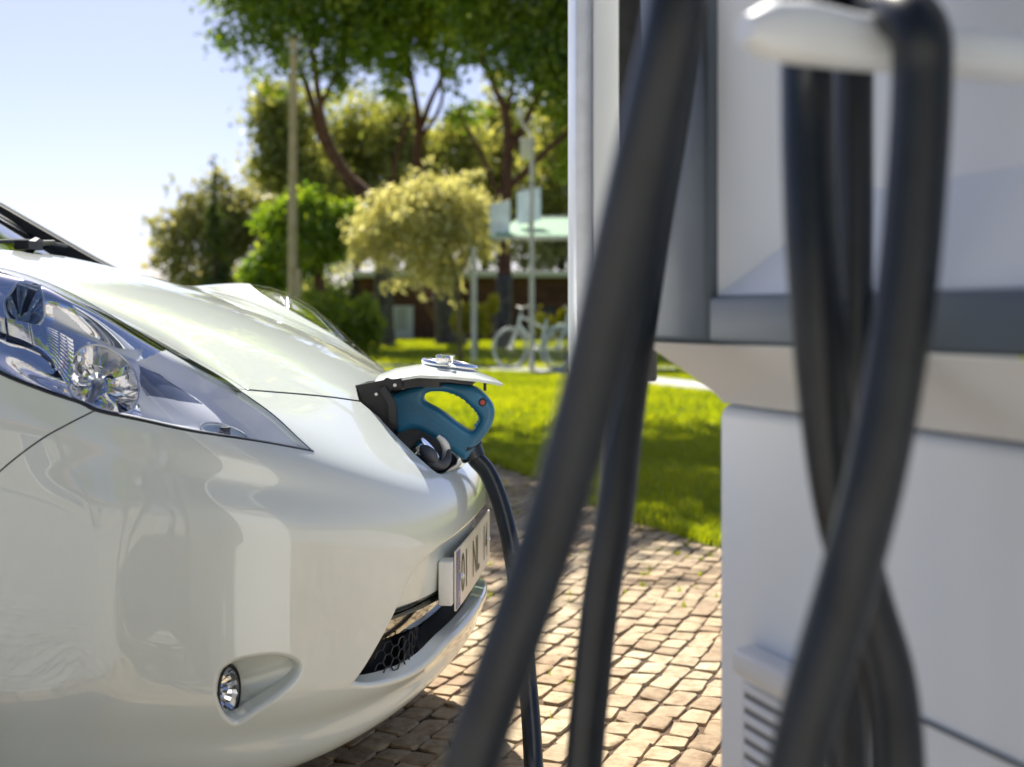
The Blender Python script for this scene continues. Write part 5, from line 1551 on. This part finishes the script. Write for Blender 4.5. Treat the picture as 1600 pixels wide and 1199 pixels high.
wbox('base_plate', lx - .1, lx + .1, 20.0, 20.2, 0, .012, GALV, lp, bevel=0)

BIKEM = pmat('pale_mint_frame', (.76, .80, .74), rough=.35, coat=.4, var=.04, scale=6)
def bicycle(loc, rz, label, lean=0.0):
    r = empty('bicycle', (0, 0, 0)); tag(r, label, 'bicycle', 'pale bicycles parked under the shelter')
    WB, WR = 1.04, .335
    hub_f, hub_r = Vector((-WB / 2, 0, WR)), Vector((WB / 2, 0, WR)); bb = Vector((.08, 0, .29)); st = Vector((.22, 0, .80)); hd = Vector((-.32, 0, .86)); hl_ = Vector((-.35, 0, .72))
    m = MB()
    for a, b, rr in ((bb, st, .019), (hl_, bb, .024), (hd, Vector((.17, 0, .66)), .020), (hd, hl_, .024), (bb, hub_r, .012), (st + (bb - st) * .15, hub_r, .011)): m.tube([a, b], rr, 8)
    m.obj('frame', [BIKEM], r)
    m = MB(); m.tube([hl_, hub_f + Vector((0, .045, 0))], .013, 8); m.tube([hl_, hub_f + Vector((0, -.045, 0))], .013, 8); m.obj('fork', [BIKEM], r)
    m = MB(); s0 = hd + Vector((.03, 0, .12)); m.tube([hd, s0], .016, 8)
    for sg in (-1, 1): m.tube(catmull([tuple(s0), tuple(s0 + Vector((.0, sg * .12, .03))), tuple(s0 + Vector((.10, sg * .27, .02)))], n=4), .013, 8)
    m.obj('handlebar', [GALV], r)
    m = MB(); m.tube([st, st + Vector((.03, 0, .12))], .014, 8); m.tube([st + Vector((-.13, 0, .13)), st + Vector((0, 0, .145)), st + Vector((.12, 0, .15))], [.02, .05, .075], 10); m.obj('saddle', [DARK], r)
    for h in (hub_f, hub_r):
        circ = [h + Vector((math.cos(t) * WR * .97, 0, math.sin(t) * WR * .97)) for t in np.linspace(0, 2 * math.pi, 37)]
        m = MB(); m.tube(circ, .021, 8); wt = m.obj('wheel', [pmat('pale_tyre', (.42, .47, .45), .6) if 'pale_tyre' not in MATS else MATS['pale_tyre']], r, auto=0)
        m = MB(); m.tube([h + Vector((math.cos(t) * WR * .90, 0, math.sin(t) * WR * .90)) for t in np.linspace(0, 2 * math.pi, 37)], .011, 6); m.obj('rim', [GALV], wt, auto=0)
        m = MB()
        for t in np.linspace(0, 2 * math.pi, 14, endpoint=False): m.tube([h, h + Vector((math.cos(t) * WR * .9, 0, math.sin(t) * WR * .9))], .0025, 4)
        m.tube([h - Vector((0, .05, 0)), h + Vector((0, .05, 0))], .022, 8); m.obj('spokes', [GALV], wt, smooth=False)
    m = MB(); m.tube([h - Vector((WB, -.05, 0)) + Vector((.5, 0, -.02)), h - Vector((WB, -.05, 0)) + Vector((.52, 0, -.05))], .05, 10); m.obj('chainring', [GALV], r)
    arc = [hub_r + Vector((math.cos(t) * .375, 0, math.sin(t) * .375)) for t in np.linspace(.3, 2.4, 10)]
    m = MB(); m.tube(arc, .022, 6); m.obj('mudguard', [BIKEM], r)
    r.location = loc; r.rotation_euler = (lean, 0, rz)
    return r
bicycle((fx(838, 20.9), 21.1, .03), R(35), 'left one of two pale mint bicycles, right behind the lamp post foot')
bicycle((fx(912, 20.6), 20.7, .03), R(35), 'right one of two pale mint bicycles, half hidden by the cables')
m = MB()
wbox_ = wbox('paving_slab', fx(770, 21), fx(1060, 21), 19.9, 22.3, -.01, .028, CONC, None, bevel=0); tag(wbox_, kind='structure')

# ================================================================== building behind the trees
BRICKM = pmat('brown_timber_wall', (.085, .038, .022), rough=.85, color2=(.14, .065, .038), scale=2.5, bump=.3, bscale=20)
ROOFW = pmat('white_fascia', (.66, .66, .62), rough=.6, var=.05, scale=1)
BY = 44
bl = empty('garden_building', (fx(780, BY), BY + 3, 0)); tag(bl, 'long low brown building with white roof edge behind the tree trunks', 'building')
zb = lambda py: W(0, py, BY).z
wbox('wall', fx(560, BY), fx(1000, BY), BY + .3, BY + 7, -.02, zb(434), BRICKM, bl, bevel=0)
wbox('roof', fx(550, BY), fx(1010, BY), BY - .4, BY + 7.5, zb(433.5), zb(424), ROOFW, bl, bevel=.02)
for k in range(5):
    z0 = zb(508) + k * (zb(440) - zb(508)) / 5
    wbox('cladding_board', fx(792, BY), fx(920, BY), BY + .22, BY + .295, z0 + .02, z0 + (zb(440) - zb(508)) / 5 - .02, BRICKM, bl, bevel=.01)
WINM = pmat('dark_window', (.02, .025, .03), rough=.1)
for px0, px1 in ((808, 846), (850, 888), (892, 930)):
    w_ = wbox('window', fx(px0, BY), fx(px1, BY), BY + .2, BY + .31, zb(530), zb(512), pmat('window_frame', (.25, .25, .25), .5), bl, bevel=0)
    wbox('pane', fx(px0 + 2, BY), fx(px1 - 2, BY), BY + .18, BY + .197, zb(528), zb(514), WINM, w_, bevel=0)
d_ = wbox('door', fx(613, BY), fx(645, BY), BY + .22, BY + .31, zb(529), zb(478), pmat('white_door', (.72, .72, .66), .5), bl, bevel=.01)
wbox('pane', fx(618, BY), fx(634, BY), BY + .19, BY + .217, zb(515), zb(482), pmat('door_glass', (.4, .45, .4), .15), d_, bevel=0)
# far white house glimpsed over the hedge
hs_ = empty('white_house', (fx(560, 70), 72, 0)); tag(hs_, 'far white house glimpsed between the hedge shrub and the left pine trunk', 'building')
wbox('wall', fx(540, 70), fx(600, 70), 70, 76, -.03, W(0, 462, 70).z, ROOFW, hs_, bevel=0)
bm = bmesh.new(); za = W(0, 462, 70).z; zt2 = W(0, 446, 70).z; xa, xb = fx(535, 70), fx(606, 70)
vs = [bm.verts.new(p) for p in ((xa, 69.6, za), (xb, 69.6, za), (xb, 76.4, za), (xa, 76.4, za), (xa, 73, zt2), (xb, 73, zt2))]
for f in ((0, 1, 5, 4), (2, 3, 4, 5), (0, 4, 3), (1, 2, 5), (0, 3, 2, 1)): bm.faces.new([vs[i] for i in f])
bm_obj('roof', bm, pmat('clay_tiles', (.35, .13, .07), .9, var=.2, scale=5), hs_)
